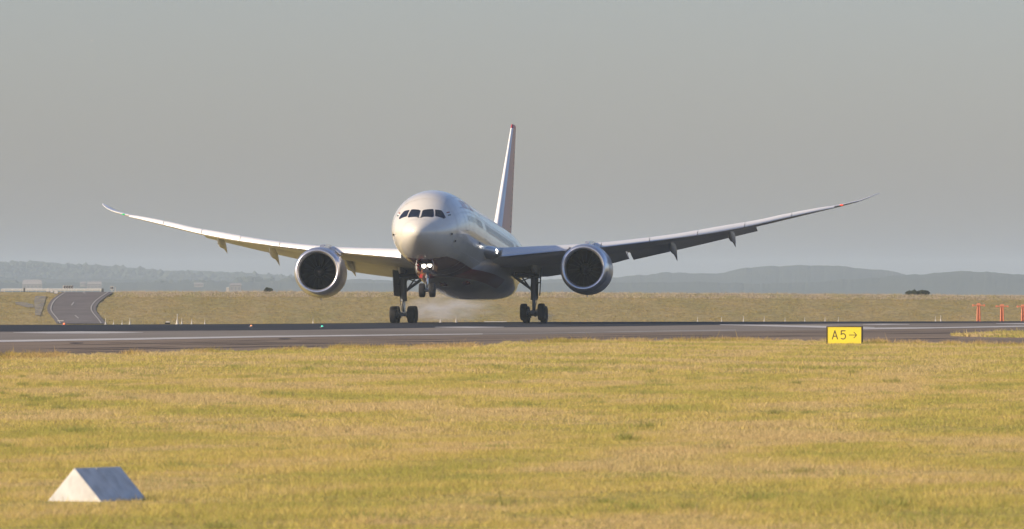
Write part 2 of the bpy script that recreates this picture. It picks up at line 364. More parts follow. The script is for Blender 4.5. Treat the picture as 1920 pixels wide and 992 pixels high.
def off_road(x, y, m=8):
    px = 960 + FPX * x / y; row = HORIZON - FPX * (terrain(x, y) - EYE) / y
    l = np.interp(row, [a for a, b in ROAD_L], [b for a, b in ROAD_L]) - m; r = np.interp(row, [a for a, b in ROAD_R], [b for a, b in ROAD_R]) + m + 2
    return ~((px > l) & (px < r))
def bank_lip(n):
    x = RNG.uniform(-90, 95, n); y = RNG.uniform(1190, 1206, n); px = 960 + FPX * x / y
    return x, y, off_road(x, y) & (px > 214)
blades('grass', 30000, 0, 0, 0.26, 0.10, 'pale dry grass tufts along the top of the bank', bank_lip, -0.5, np.array([.80, .86, 1.3]), 0.4)
def bank_face(n):
    x = RNG.uniform(-90, 95, n); y = RNG.uniform(1124, 1194, n)
    return x, y, off_road(x, y)
blades('grass', 120000, 0, 0, 0.12, 0.10, 'rough olive grass covering the far bank', bank_face, 0.0, np.array([.66, .62, .56]), 0.6)

# ------------------------------------------------------------------ the airliner
# local frame of the aircraft: x to its left side (right in the picture), y aft, z up; y = 0 at the main gear
SM = 28.3
plane = empty('airliner', (-3.2258, 597.0, 0.5535))
plane.rotation_mode = 'YXZ'; plane.rotation_euler = (R(-4.499), R(-0.668), R(-7.237))
tag(plane, 'white twin-engine airliner touching down on the runway with red belly', 'airplane')
PM = Matrix.Rotation(R(-7.237), 3, 'Z') @ Matrix.Rotation(R(-4.499), 3, 'X') @ Matrix.Rotation(R(-0.668), 3, 'Y')
def local_z(x, y, wz):   # local height at which a point of the aircraft frame has world height wz
    return (wz - 0.5535 - PM[2][0] * x - PM[2][1] * y) / PM[2][2]
def P(l, s, z): return Vector((l, s - SM, z))

def pchip(xs, ys):
    xs, ys = np.array(xs, float), np.array(ys, float); h = np.diff(xs); d = np.diff(ys) / h
    m = np.zeros(len(xs)); m[0], m[-1] = d[0], d[-1]
    for i in range(1, len(xs) - 1):
        if d[i - 1] * d[i] > 0:
            w1, w2 = 2 * h[i] + h[i - 1], h[i] + 2 * h[i - 1]; m[i] = (w1 + w2) / (w1 / d[i - 1] + w2 / d[i])
    def f(x):
        x = float(min(max(x, xs[0]), xs[-1])); i = min(int(np.searchsorted(xs, x, 'right')) - 1, len(xs) - 2); i = max(i, 0)
        t = (x - xs[i]) / h[i]; t2, t3 = t * t, t ** 3
        return (2 * t3 - 3 * t2 + 1) * ys[i] + (t3 - 2 * t2 + t) * h[i] * m[i] + (-2 * t3 + 3 * t2) * ys[i + 1] + (t3 - t2) * h[i] * m[i + 1]
    return f
FS = [0, .03, .1, .25, .5, 1, 1.5, 2, 2.5, 3, 3.5, 4, 5, 6, 8, 10, 12, 36, 40, 44, 48, 52, 55, 56.4, 56.72]
f_top = pchip(FS, [3.85, 4.0, 4.13, 4.28, 4.45, 4.74, 4.98, 5.24, 5.54, 5.86, 6.16, 6.44, 6.89, 7.19, 7.53, 7.68, 7.72, 7.72, 7.72, 7.71, 7.65, 7.5, 7.25, 6.95, 6.75])
f_bot = pchip(FS, [3.85, 3.70, 3.57, 3.42, 3.22, 2.95, 2.74, 2.57, 2.43, 2.31, 2.21, 2.13, 2.01, 1.93, 1.83, 1.79, 1.79, 1.79, 2.1, 2.85, 3.85, 4.95, 5.85, 6.35, 6.55])
f_hw = pchip(FS, [.001, .17, .33, .54, .78, 1.12, 1.40, 1.64, 1.85, 2.03, 2.18, 2.31, 2.51, 2.65, 2.81, 2.87, 2.885, 2.885, 2.75, 2.4, 1.9, 1.25, .7, .38, .1])
f_zc = pchip(FS, [3.85, 3.85, 3.85, 3.86, 3.88, 3.93, 3.99, 4.06, 4.13, 4.21, 4.28, 4.35, 4.48, 4.58, 4.70, 4.755, 4.755, 4.755, 4.9, 5.2, 5.6, 6.15, 6.5, 6.65, 6.65])
def fus(s, th, off=0.0):
    """point on the fuselage skin: s metres aft of the nose, th angle from the crown towards the left side"""
    c = f_zc(s); hz = (f_top(s) - c) if math.cos(th) > 0 else (c - f_bot(s))
    h = f_hw(s)
    n = Vector((math.sin(th) / max(h, .05), 0, math.cos(th) / max(hz, .05))).normalized()
    return P(h * math.sin(th), s, c + hz * math.cos(th)) + n * off

ss = list(np.concatenate([[0.004, .015, .04, .08, .14, .22, .32, .45, .6, .8], np.arange(1.0, 12.01, .2), np.arange(12.5, 36, .75), np.arange(36, 56.6, .5), [56.72]]))
NT = 120; fv = []; ffc = []; fmi = []
for s in ss:
    for k in range(NT): fv.append(fus(s, 2 * math.pi * k / NT))
red_z = pchip([0, 2.4, 3.2, 4.5, 8, 14, 20, 36, 57], [1, 2.2, 2.42, 2.50, 2.50, 2.45, 2.45, 2.2, 1.0])
for j in range(len(ss) - 1):
    for k in range(NT):
        ffc.append((j * NT + k, j * NT + (k + 1) % NT, (j + 1) * NT + (k + 1) % NT, (j + 1) * NT + k))
n0 = len(fv); fv.append(P(0, 0, 3.85)); fv.append(P(0, 56.75, 6.65))
for k in range(NT):
    ffc.append((n0, (k + 1) % NT, k)); ffc.append((n0 + 1, (len(ss) - 1) * NT + k, (len(ss) - 1) * NT + (k + 1) % NT))
def fuselage_material():
    m = M['white'].copy(); m.name = 'fuselage_paint'; nt = m.node_tree; b = nt.nodes['Principled BSDF']
    geo = nt.nodes.new('ShaderNodeTexCoord'); sep = nt.nodes.new('ShaderNodeSeparateXYZ'); nt.links.new(geo.outputs['Object'], sep.inputs[0])
    # red belly: below a line that dips at the nose (object space heights)
    cur = nt.nodes.new('ShaderNodeMapRange'); cur.inputs['From Min'].default_value = 2.0 - SM; cur.inputs['From Max'].default_value = 5.0 - SM
    cur.inputs['To Min'].default_value = 1.9; cur.inputs['To Max'].default_value = 2.48; nt.links.new(sep.outputs['Y'], cur.inputs['Value'])
    lt = nt.nodes.new('ShaderNodeMath'); lt.operation = 'LESS_THAN'; nt.links.new(sep.outputs['Z'], lt.inputs[0]); nt.links.new(cur.outputs[0], lt.inputs[1])
    lim = nt.nodes.new('ShaderNodeMath'); lim.operation = 'LESS_THAN'; lim.inputs[1].default_value = 38 - SM; nt.links.new(sep.outputs['Y'], lim.inputs[0])
    an = nt.nodes.new('ShaderNodeMath'); an.operation = 'MULTIPLY'; nt.links.new(lt.outputs[0], an.inputs[0]); nt.links.new(lim.outputs[0], an.inputs[1])
    mx = nt.nodes.new('ShaderNodeMix'); mx.data_type = 'RGBA'; mx.inputs['B'].default_value = (0.15, 0.014, 0.02, 1)
    src = b.inputs['Base Color'].links[0].from_socket
    nt.links.new(an.outputs[0], mx.inputs['Factor']); nt.links.new(src, mx.inputs['A']); nt.links.new(mx.outputs['Result'], b.inputs['Base Color'])
    return m
M['fuselage'] = fuselage_material()
fuselage = obj('fuselage', fv, ffc, M['fuselage'], plane, True)
def fix(o):
    bm = bmesh.new(); bm.from_mesh(o.data); bmesh.ops.recalc_face_normals(bm, faces=bm.faces); bm.to_mesh(o.data); bm.free()
fix(fuselage)

def decal(name, poly, m, parent, off=0.012, thick=0.0, cuts=3):
    """panel lying on the fuselage skin, outline given as (s, angle)"""
    bm = bmesh.new(); vs = [bm.verts.new((a, b, 0)) for a, b in poly]; bm.faces.new(vs)
    bmesh.ops.triangulate(bm, faces=bm.faces)
    bmesh.ops.subdivide_edges(bm, edges=bm.edges, cuts=cuts, use_grid_fill=True)
    for v in bm.verts: v.co = fus(v.co.x, v.co.y, off)
    bmesh.ops.recalc_face_normals(bm, faces=bm.faces)
    me = bpy.data.meshes.new(name); bm.to_mesh(me); bm.free(); me.materials.append(m)
    c = fus(sum(a for a, b in poly) / len(poly), sum(b for a, b in poly) / len(poly)) - P(0, sum(a for a, b in poly) / len(poly), 4.5)
    o = bpy.data.objects.new(name, me); COL.objects.link(o); o.parent = parent
    # make the outward side the front
    if me.polygons and me.polygons[0].normal.dot(Vector((c.x, -0.3, c.z))) < 0: me.flip_normals()
    me.polygons.foreach_set('use_smooth', [True] * len(me.polygons))
    return o
def rounded(poly, r=0.18, n=3):
    out = []; k = len(poly)
    for i in range(k):
        a, b, c = Vector(poly[i - 1]), Vector(poly[i]), Vector(poly[(i + 1) % k])
        p0 = b + (a - b) * r; p1 = b + (c - b) * r
        for j in range(n + 1):
            t = j / n; q = (1 - t) ** 2 * p0 + 2 * t * (1 - t) * b + t * t * p1; out.append((q.x, q.y))
    return out
pane_front = [(2.55, 0.045), (2.66, 0.11), (2.94, 0.40), (2.12, 0.575), (1.93, 0.545), (1.58, 0.055)]
pane_side = [(2.97, 0.475), (3.27, 0.69), (2.94, 0.99), (2.67, 0.98), (2.24, 0.625)]
for sg in (1, -1):
    for pl in (pane_front, pane_side):
        q = [(a, sg * b) for a, b in pl]
        w = decal('cockpit_window', rounded(q, 0.12), M['glass'], fuselage, 0.014, cuts=2)
        fr = rounded([(sum(a for a, b in q) / len(q) + (a - sum(x for x, y in q) / len(q)) * 1.06, sum(b for a, b in q) / len(q) + (b - sum(y for x, y in q) / len(q)) * 1.06) for a, b in q], 0.12)
        decal('window_seal', fr, M['seam'], fuselage, 0.006, cuts=2)
wb = MB()
for sg in (1, -1):
    a = fus(1.45, 0.03 * sg, 0.03); b = fus(1.85, 0.16 * sg, 0.03); c = fus(1.50, 0.13 * sg, .03)
    wb.tube(a, b, 0.014, n=6); wb.tube(a, c, 0.012, n=6)
wb.build('windscreen_wiper', M['black'], fuselage)
# flags beside the cockpit
for sg in (1, -1):
    for i, mm in enumerate((M['saffron'], M['wingwhite'], M['flaggreen'])):
        t0 = 0.86 + i * 0.05
        decal('flag_stripe', [(3.5 - i * .05, sg * t0), (3.95 - i * .05, sg * (t0 + 0.05)), (3.92 - i * .05, sg * (t0 + 0.09)), (3.47 - i * .05, sg * (t0 + 0.04))], mm, fuselage, 0.01, cuts=1)
# doors: outline strips
def strip(name, pts, w, m, parent):
    vs, fs = [], []
    q = [fus(a, b, 0.008) for a, b in pts]
    for i, p in enumerate(q):
        d = (q[min(i + 1, len(q) - 1)] - q[max(i - 1, 0)]).normalized(); n = Vector((p.x, 0, p.z - 4.75)).normalized(); sd = d.cross(n).normalized() * w / 2
        vs += [p - sd, p + sd]
    fs = [(2 * i, 2 * i + 1, 2 * i + 3, 2 * i + 2) for i in range(len(q) - 1)]
    return obj(name, vs, fs, m, parent)
def outline(s0, s1, t0, t1):
    pts = [(s0, t0 + (t1 - t0) * i / 8) for i in range(9)] + [(s0 + (s1 - s0) * i / 4, t1) for i in range(1, 5)] + [(s1, t1 + (t0 - t1) * i / 8) for i in range(1, 9)] + [(s1 + (s0 - s1) * i / 4, t0) for i in range(1, 5)]
    return pts
for sg in (1, -1):
    for s0 in (6.5, 15.4, 33.5, 46.0):
        strip('door_outline', [(a, sg * b) for a, b in outline(s0, s0 + 1.07, 0.98, 1.62)], 0.035, M['seam'], fuselage)
strip('radome_seam', [(1.25, 2 * math.pi * i / 60) for i in range(61)], 0.02, M['seam'], fuselage)
M['faintseam'] = mat('faint_seam', (0.50, 0.49, 0.47), 0.5)
for s_j in (4.3, 9.6, 12.6, 18.2, 24.0, 30.0, 36.0): strip('skin_joint', [(s_j, 2 * math.pi * i / 60) for i in range(61)], 0.035, M['faintseam'], fuselage)
for th_j in (0.62, 1.12, 1.75, 2.2, -0.62, -1.75): strip('skin_joint', [(4.3 + 32 * i / 60, th_j) for i in range(61)], 0.02, M['faintseam'], fuselage)
# cabin windows, one object each, on the parallel part of the body
def window_mesh(sg, sc, m, off):
    bm = bmesh.new(); pts = []
    for i in range(12):
        t = 2 * math.pi * i / 12; u = 0.14 * sc * math.copysign(abs(math.cos(t)) ** .6, math.cos(t)); w = 0.085 * sc * math.copysign(abs(math.sin(t)) ** .6, math.sin(t))
        p = fus(20, sg * (1.29 - w), off); pts.append(bm.verts.new((p.x, u, p.z)))
    f = bm.faces.new(pts); f.normal_update()
    if f.normal.x * sg < 0: f.normal_flip()
    me = bpy.data.meshes.new('cabin_window'); bm.to_mesh(me); bm.free(); me.materials.append(m); return me
for sg in (1, -1):
    wm, sm = window_mesh(sg, 1.0, M['window'], 0.012), window_mesh(sg, 1.42, M['winframe'], 0.006)
    for i in range(52):
        s = 12.2 + i * 0.62
        if 15.2 < s < 16.7 or 33.3 < s < 34.8 or s > 37.5: continue
        for nm, me in (('cabin_window', wm), ('window_surround', sm)):
            o = bpy.data.objects.new(nm, me); COL.objects.link(o); o.parent = fuselage; o.location = (0, s - SM, 0)
    for i in range(7):
        s = 7.9 + i * 0.62
        decal('cabin_window', [(s - .12, sg * 1.22), (s + .12, sg * 1.22), (s + .12, sg * 1.38), (s - .12, sg * 1.38)], M['window'], fuselage, 0.012, cuts=1)
# the airline's title on both sides
def title(text, s0, size, th0, sg, m):
    cu = bpy.data.curves.new('title', 'FONT'); cu.body = text; cu.size = 1.0; cu.resolution_u = 3
    t = bpy.data.objects.new('title', cu); COL.objects.link(t)
    me = bpy.data.meshes.new_from_object(t.evaluated_get(bpy.context.evaluated_depsgraph_get())); bpy.data.objects.remove(t)
    bm = bmesh.new(); bm.from_mesh(me); bmesh.ops.triangulate(bm, faces=bm.faces)
    w = max(v.co.x for v in bm.verts)
    for v in bm.verts:
        u = v.co.x * size; z = v.co.y * size
        s = s0 + u if sg > 0 else s0 + w * size - u
        v.co = fus(s, sg * (th0 - z / 2.95), 0.012)
    bmesh.ops.recalc_face_normals(bm, faces=bm.faces); bm.to_mesh(me); bm.free(); me.materials.append(m)
    o = bpy.data.objects.new('airline_title', me); COL.objects.link(o); o.parent = fuselage
title('AIR INDIA', 7.6, 1.15, 1.02, 1, M['finred']); title('AIR INDIA', 7.6, 1.15, 1.02, -1, M['finred'])
# small antennas and probes
for s, th, h in ((13.5, 0, .22), (19, 0, .4), (27, 0, .35), (34, 0, .3)):
    q = fus(s, th); MB().box((q.x, q.y, q.z + h / 2), (0.04, 0.45, h), taper=0.6).build('antenna', M['wingwhite'], fuselage)
for th, s in ((1.72, 3.2), (-1.72, 3.2), (1.95, 4.2), (1.80, 12.9)):
    q = fus(s, th); n = Vector((q.x, 0, q.z - 4.6)).normalized(); MB().box(q + n * 0.06, (0.05, 0.28, 0.12)).build('air_data_probe', M['black'], fuselage)

# belly fairing -----------------------------------------------------------
bs = [14.5, 15.5, 17, 19, 22, 26, 30, 33, 36, 38.5, 40.5]
bb = pchip(bs, [1.82, 1.72, 1.58, 1.45, 1.38, 1.36, 1.38, 1.52, 1.72, 1.98, 2.25])
bw = pchip(bs, [0.9, 1.5, 2.25, 2.8, 3.2, 3.3, 3.28, 3.1, 2.75, 2.2, 1.3])
bt = pchip(bs, [2.0, 2.4, 3.0, 3.5, 3.8, 3.9, 3.8, 3.5, 3.2, 2.9, 2.6])
vs, fs = [], []; NB = 40; st = np.linspace(14.5, 40.5, 60)
for s in st:
    c = bt(s)
    for k in range(NB + 1):
        t = -math.pi / 2 + math.pi * k / NB
        sx = math.copysign(abs(math.sin(t)) ** 0.75, math.sin(t)); cz = abs(math.cos(t)) ** 0.75
        vs.append(P(bw(s) * sx, s, c - (c - bb(s)) * cz))
for j in range(len(st) - 1):
    for k in range(NB): fs.append((j * (NB + 1) + k, j * (NB + 1) + k + 1, (j + 1) * (NB + 1) + k + 1, (j + 1) * (NB + 1) + k))
def fairing_material():
    m = M['fairing'].copy(); m.name = 'fairing_paint'; nt = m.node_tree; b = nt.nodes['Principled BSDF']
    tc = nt.nodes.new('ShaderNodeTexCoord'); sep = nt.nodes.new('ShaderNodeSeparateXYZ'); nt.links.new(tc.outputs['Object'], sep.inputs[0])
    def cmp(sock, op, val):
        n = nt.nodes.new('ShaderNodeMath'); n.operation = op; n.inputs[1].default_value = val; nt.links.new(sep.outputs[sock], n.inputs[0]); return n.outputs[0]
    def both(a, c):
        n = nt.nodes.new('ShaderNodeMath'); n.operation = 'MULTIPLY'; nt.links.new(a, n.inputs[0]); nt.links.new(c, n.inputs[1]); return n.outputs[0]
    f = both(both(cmp('Z', 'GREATER_THAN', 1.80), cmp('Z', 'LESS_THAN', 2.46)), cmp('Y', 'LESS_THAN', 26.0 - SM))
    mx = nt.nodes.new('ShaderNodeMix'); mx.data_type = 'RGBA'; mx.inputs['B'].default_value = (0.15, 0.014, 0.02, 1)
    src = b.inputs['Base Color'].links[0].from_socket
    nt.links.new(f, mx.inputs['Factor']); nt.links.new(src, mx.inputs['A']); nt.links.new(mx.outputs['Result'], b.inputs['Base Color']); return m
fairing = obj('belly_fairing', vs, fs, fairing_material(), plane, True); fix(fairing)
for s0, l0 in ((17.2, -0.75), (17.2, 0.95)):
    v = []
    for a in range(5):
        for b in range(5):
            s = s0 + 1.5 * a / 4; l = l0 + 0.5 * b / 4
            t = math.asin(max(-1, min(1, math.copysign(abs(l / bw(s)) ** (1 / .75), l)))); c = bt(s)
            v.append(P(l, s, c - (c - bb(s)) * abs(math.cos(t)) ** .75 - 0.012))
    obj('belly_panel', v, [(a * 5 + b, a * 5 + b + 1, a * 5 + b + 6, a * 5 + b + 5) for a in range(4) for b in range(4)], M['red'], fairing)
MB().box(P(2.42, 18.6, 2.62), (0.10, 0.8, 0.32), rot=Matrix.Rotation(R(30), 3, 'Y')).build('air_scoop', M['dark'], fairing)

# wings -------------------------------------------------------------------
WL = [0, 2.9, 9.7, 20, 26, 28.0, 29.05, 29.6, 29.84]
w_le = lambda l: float(np.interp(l, WL, [16.6, 18.5, 23.0, 30.0, 34.1, 35.7, 37.3, 38.7, 39.8]))
w_ch = lambda l: float(np.interp(l, WL, [12.6, 11.3, 7.3, 4.5, 3.0, 2.2, 1.5, .9, .35]))
z_low = pchip([0, 3.8, 6, 8, 10.6, 12.4, 15, 18, 20.2, 22.5, 25.7, 26.9], [3.0, 3.45, 3.80, 4.11, 4.48, 4.80, 5.26, 5.84, 6.37, 7.02, 7.95, 8.28])
z_top = pchip([0, 3.8, 6, 8, 10.5, 13, 15.5, 19, 21.4, 23.2, 26.5, 26.9], [4.0, 4.33, 4.54, 4.71, 5.0, 5.38, 5.84, 6.63, 7.16, 7.66, 8.43, 8.5])
z_mid = pchip([0, 3.8, 8, 12.4, 15, 18, 20.2, 22.5, 25.7, 26.9, 28.3, 28.9, 29.35, 29.84], [3.5, 3.89, 4.42, 5.05, 5.52, 6.12, 6.62, 7.22, 8.08, 8.42, 8.85, 9.12, 9.40, 9.78])
z_te = pchip([0, 3, 9.7, 12, 16, 21, 26, 28, 29.84], [3.7, 3.75, 4.45, 5.0, 5.85, 7.0, 8.40, 8.95, 9.86])
tc_ = lambda l: float(np.interp(l, [0, 3, 9.7, 20, 26, 30], [.125, .12, .105, .095, .085, .06]))
def yt(x, t): return 5 * t * (.2969 * math.sqrt(x) - .126 * x - .3516 * x * x + .2843 * x ** 3 - .1036 * x ** 4)
def wing_pt(l, x, up):
    c = w_ch(l); z0, z1 = z_mid(l), z_te(l); zz = z0 + (z1 - z0) * x
    return w_le(l) + c * x, zz + (yt(x, tc_(l)) * c * (0.95 if up else -0.95))
def section(l, x0, x1, n=14):
    xs_ = [x0 + (x1 - x0) * (0.5 - 0.5 * math.cos(math.pi * i / n)) for i in range(n + 1)]
    up = [wing_pt(l, x, True) for x in xs_]; lo = [wing_pt(l, x, False) for x in xs_]
    return up[::-1] + lo[1:]
def loft(name, stations, sg, m, parent, smooth_angle=40):
    mb = MB(); n = len(stations[0][1]); vs = []
    for l, sec in stations: vs += [P(sg * l, s, z) for s, z in sec]
    fs = [(j * n + k, j * n + (k + 1) % n, (j + 1) * n + (k + 1) % n, (j + 1) * n + k) for j in range(len(stations) - 1) for k in range(n)]
    fs += [tuple(range(n)), tuple((len(stations) - 1) * n + k for k in range(n - 1, -1, -1))]
    mb.add(vs, fs); return mb.build(name, m, parent, angle=smooth_angle)
f_te = lambda l: (float(np.interp(l, [3.3, 5.5, 9, 11.9, 16.3, 21], [31.2, 31.4, 31.5, 32.3, 33.8, 35.5])), float(np.interp(l, [3.3, 5.5, 9, 11.9, 16.3, 21], [3.05, 3.08, 3.58, 4.34, 5.44, 6.68])))
def flap_sec(l, te, front=0.72, thk=.13):
    s0, zl = wing_pt(l, front, False); zu = wing_pt(l, front, True)[1]; z0 = zl + (zu - zl) * 0.45
    s1, z1 = te; c = math.hypot(s1 - s0, z1 - z0); ux, uz = (s1 - s0) / c, (z1 - z0) / c
    out = []
    xs_ = [0.5 - 0.5 * math.cos(math.pi * i / 9) for i in range(10)]
    for x, up in [(x, 1) for x in xs_[::-1]] + [(x, -1) for x in xs_[1:]]:
        y = yt(x, thk) * c * up * (1 if up > 0 else 0.7); out.append((s0 + ux * c * x - uz * y, z0 + uz * c * x + ux * y))
    return out
def slat_sec(l):
    c = w_ch(l); le = w_le(l); a, b = z_low(l), z_top(l); h = b - a
    q = [(-.030, 0), (-.048, .05), (-.058, .14), (-.057, .25), (-.047, .40), (-.030, .56), (-.008, .73), (.024, .88), (.085, 1.0), (.03, .84), (.0, .66), (-.018, .45), (-.022, .2)]
    return [(le + x * c, a + h * t) for x, t in q]
def lin(a, b, n): return [a + (b - a) * i / n for i in range(n + 1)]
for sg in (1, -1):
    side = 'left' if sg > 0 else 'right'
    st = [(l, section(l, 0.015, 0.76)) for l in lin(0.4, 2.9, 2) + lin(3.6, 9.7, 8) + lin(10.6, 21.0, 14)]
    st2 = [(l, section(l, 0.0 if l > 26.95 else 0.015, 1.0)) for l in lin(21.02, 26.9, 8)]
    wing = loft('wing', st + st2, sg, M['wing'], plane)
    wing['label'] = 'upswept grey wing on the ' + ('sunlit side' if sg < 0 else 'shaded side')
    for a, b in ((3.75, 9.15), (10.55, 13.85), (13.9, 17.2), (17.25, 20.5), (20.55, 23.8), (23.85, 26.85)):
        stt = [(l, slat_sec(l)) for l in lin(a, b, 6)]
        sl = loft('slat', stt, sg, [M['wingwhite'], M['alu']], wing, 50)
        n = 13
        for p_ in sl.data.polygons:
            c = p_.center; l = abs(c.x); 
            if l < 26.9 and (c.z - z_low(l)) / (z_top(l) - z_low(l)) < 0.2: p_.material_index = 1
    # shrouds above the slat gap (fixed leading edge at the engine)
    loft('fixed_leading_edge', [(l, slat_sec(l)) for l in lin(9.2, 10.5, 2)], sg, M['wingwhite'], wing, 50)
    loft('flap', [(l, flap_sec(l, f_te(l))) for l in lin(3.3, 9.2, 5)], sg, M['wing'], wing)
    loft('flaperon', [(l, flap_sec(l, (32.1, z_te(l) - 0.50), .74)) for l in lin(9.5, 11.65, 2)], sg, M['wing'], wing)
    loft('flap', [(l, flap_sec(l, f_te(l))) for l in lin(11.95, 21.0, 8)], sg, M['wing'], wing)
    tip = loft('raked_wing_tip', [(l, section(l, 0.0, 1.0)) for l in lin(26.92, 29.05, 6) + [29.3, 29.6, 29.75, 29.84]], sg, M['wing'] if sg > 0 else M['wingwhite'], wing)
    for l0, slen, drop in ((19.35, 3.4, .80), (15.1, 3.9, .82), (9.0, 4.6, .30), (5.0, 4.0, .2)):
        s1, z1 = f_te(l0); s1 += 0.25; z1 -= drop
        s0 = s1 - slen - 1.0; x0 = (s0 - w_le(l0)) / w_ch(l0); z0 = wing_pt(l0, max(.1, min(x0, .9)), False)[1] + 0.05
        mb = MB(); n = 12; ks = 14; vs = []
        for j in range(ks + 1):
            t = j / ks; r = math.sin(math.pi * min(1, t / .3) * .5) * min(1.0, max(0.0, (1 - t) / .62)) ** .85
            r = max(r, .02); s = s0 + (s1 - s0) * t; z = z0 - 0.15 * math.sin(math.pi * min(t * 1.5, 1)) * 1.0 + (z1 - z0) * (t ** 1.9)
            vs += [P(sg * (l0 + .26 * r * math.cos(2 * math.pi * k / n)), s, z + .38 * r * math.sin(2 * math.pi * k / n)) for k in range(n)]
        fs = [(j * n + k, j * n + (k + 1) % n, (j + 1) * n + (k + 1) % n, (j + 1) * n + k) for j in range(ks) for k in range(n)] + [tuple(range(n)), tuple(ks * n + k for k in range(n - 1, -1, -1))]
        mb.add(vs, fs).build('flap_track_fairing', M['wing'], wing, angle=50)
    s_, z_ = w_le(27.3) - .03, z_mid(27.3)
    MB().lathe([(-.15, .01), (-.1, .04), (0, .06), (.1, .04), (.15, .01)], 12, 'x', P(sg * 27.35, s_ + .02, z_)).build('navigation_light', M['navred'] if sg > 0 else M['navgreen'], wing, angle=60)
    # root landing light in the fairing ahead of the wing
    q = P(sg * 3.3, 18.15, 3.92)
    MB().lathe([(-.02, .01), (-.05, .10), (-.02, .17), (.1, .19)], 16, 'y', q).build('landing_light', M['lamp'], wing, angle=60)
    # glove fairing between body and slat
    vs = []; fs = []
    for j in range(9):
        s = 15.8 + 4.2 * j / 8; ww = math.sin(math.pi / 2 * j / 8)
        for k in range(9):
            t = math.pi * k / 8; vs.append(P(sg * (2.62 + 1.05 * ww * math.sin(t)), s, 3.9 - .55 * math.cos(t) * (.35 + .65 * ww)))
    fs = [(j * 9 + k, j * 9 + k + 1, (j + 1) * 9 + k + 1, (j + 1) * 9 + k) for j in range(8) for k in range(8)]
    g = obj('wing_root_fairing', vs, fs, M['fairing'], wing, True); fix(g)

# engines -----------------------------------------------------------------
def make_blade():
    """one wide chord fan blade, root on the hub, pointing along +x, axis of the engine along y"""
    vs, fs = [], []; NR, NC = 8, 5
    for side in (0, 1):
        for i in range(NR + 1):
            t = i / NR; r = 0.40 + (1.375 - 0.40) * t
            ch = 0.34 + 0.20 * math.sin(math.pi * min(1, t * .75)); tw = R(28 + 36 * t); sweep = 0.10 * math.sin(math.pi * t) - 0.10 * t * t
            for j in range(NC + 1):
                u = j / NC - 0.5; cam_ = 0.05 * (1 - (2 * u) ** 2)
                a = u * ch; th_ = 0.012 * (1 - (2 * u) ** 2) * (1 if side else -1)
                off = cam_ + th_
                yy = a * math.cos(tw) + off * math.sin(tw) - sweep; tt = a * math.sin(tw) - off * math.cos(tw)
                vs.append((r * math.cos(tt / r), yy, r * math.sin(tt / r)))
    n = (NR + 1) * (NC + 1)
    fm_ = []
    for side in (0, 1):
        for i in range(NR):
            for j in range(NC):
                a = side * n + i * (NC + 1) + j; q = (a, a + 1, a + NC + 2, a + NC + 1)
                fs.append(q if side else q[::-1]); fm_.append(1 if j == 0 else 0)
    me = bpy.data.meshes.new('fan_blade'); me.from_pydata(vs, [], fs); me.materials.append(M['blade']); me.materials.append(M['bladeedge'])
    me.polygons.foreach_set('material_index', fm_); me.polygons.foreach_set('use_smooth', [True] * len(fs)); return me
blade_me = make_blade()
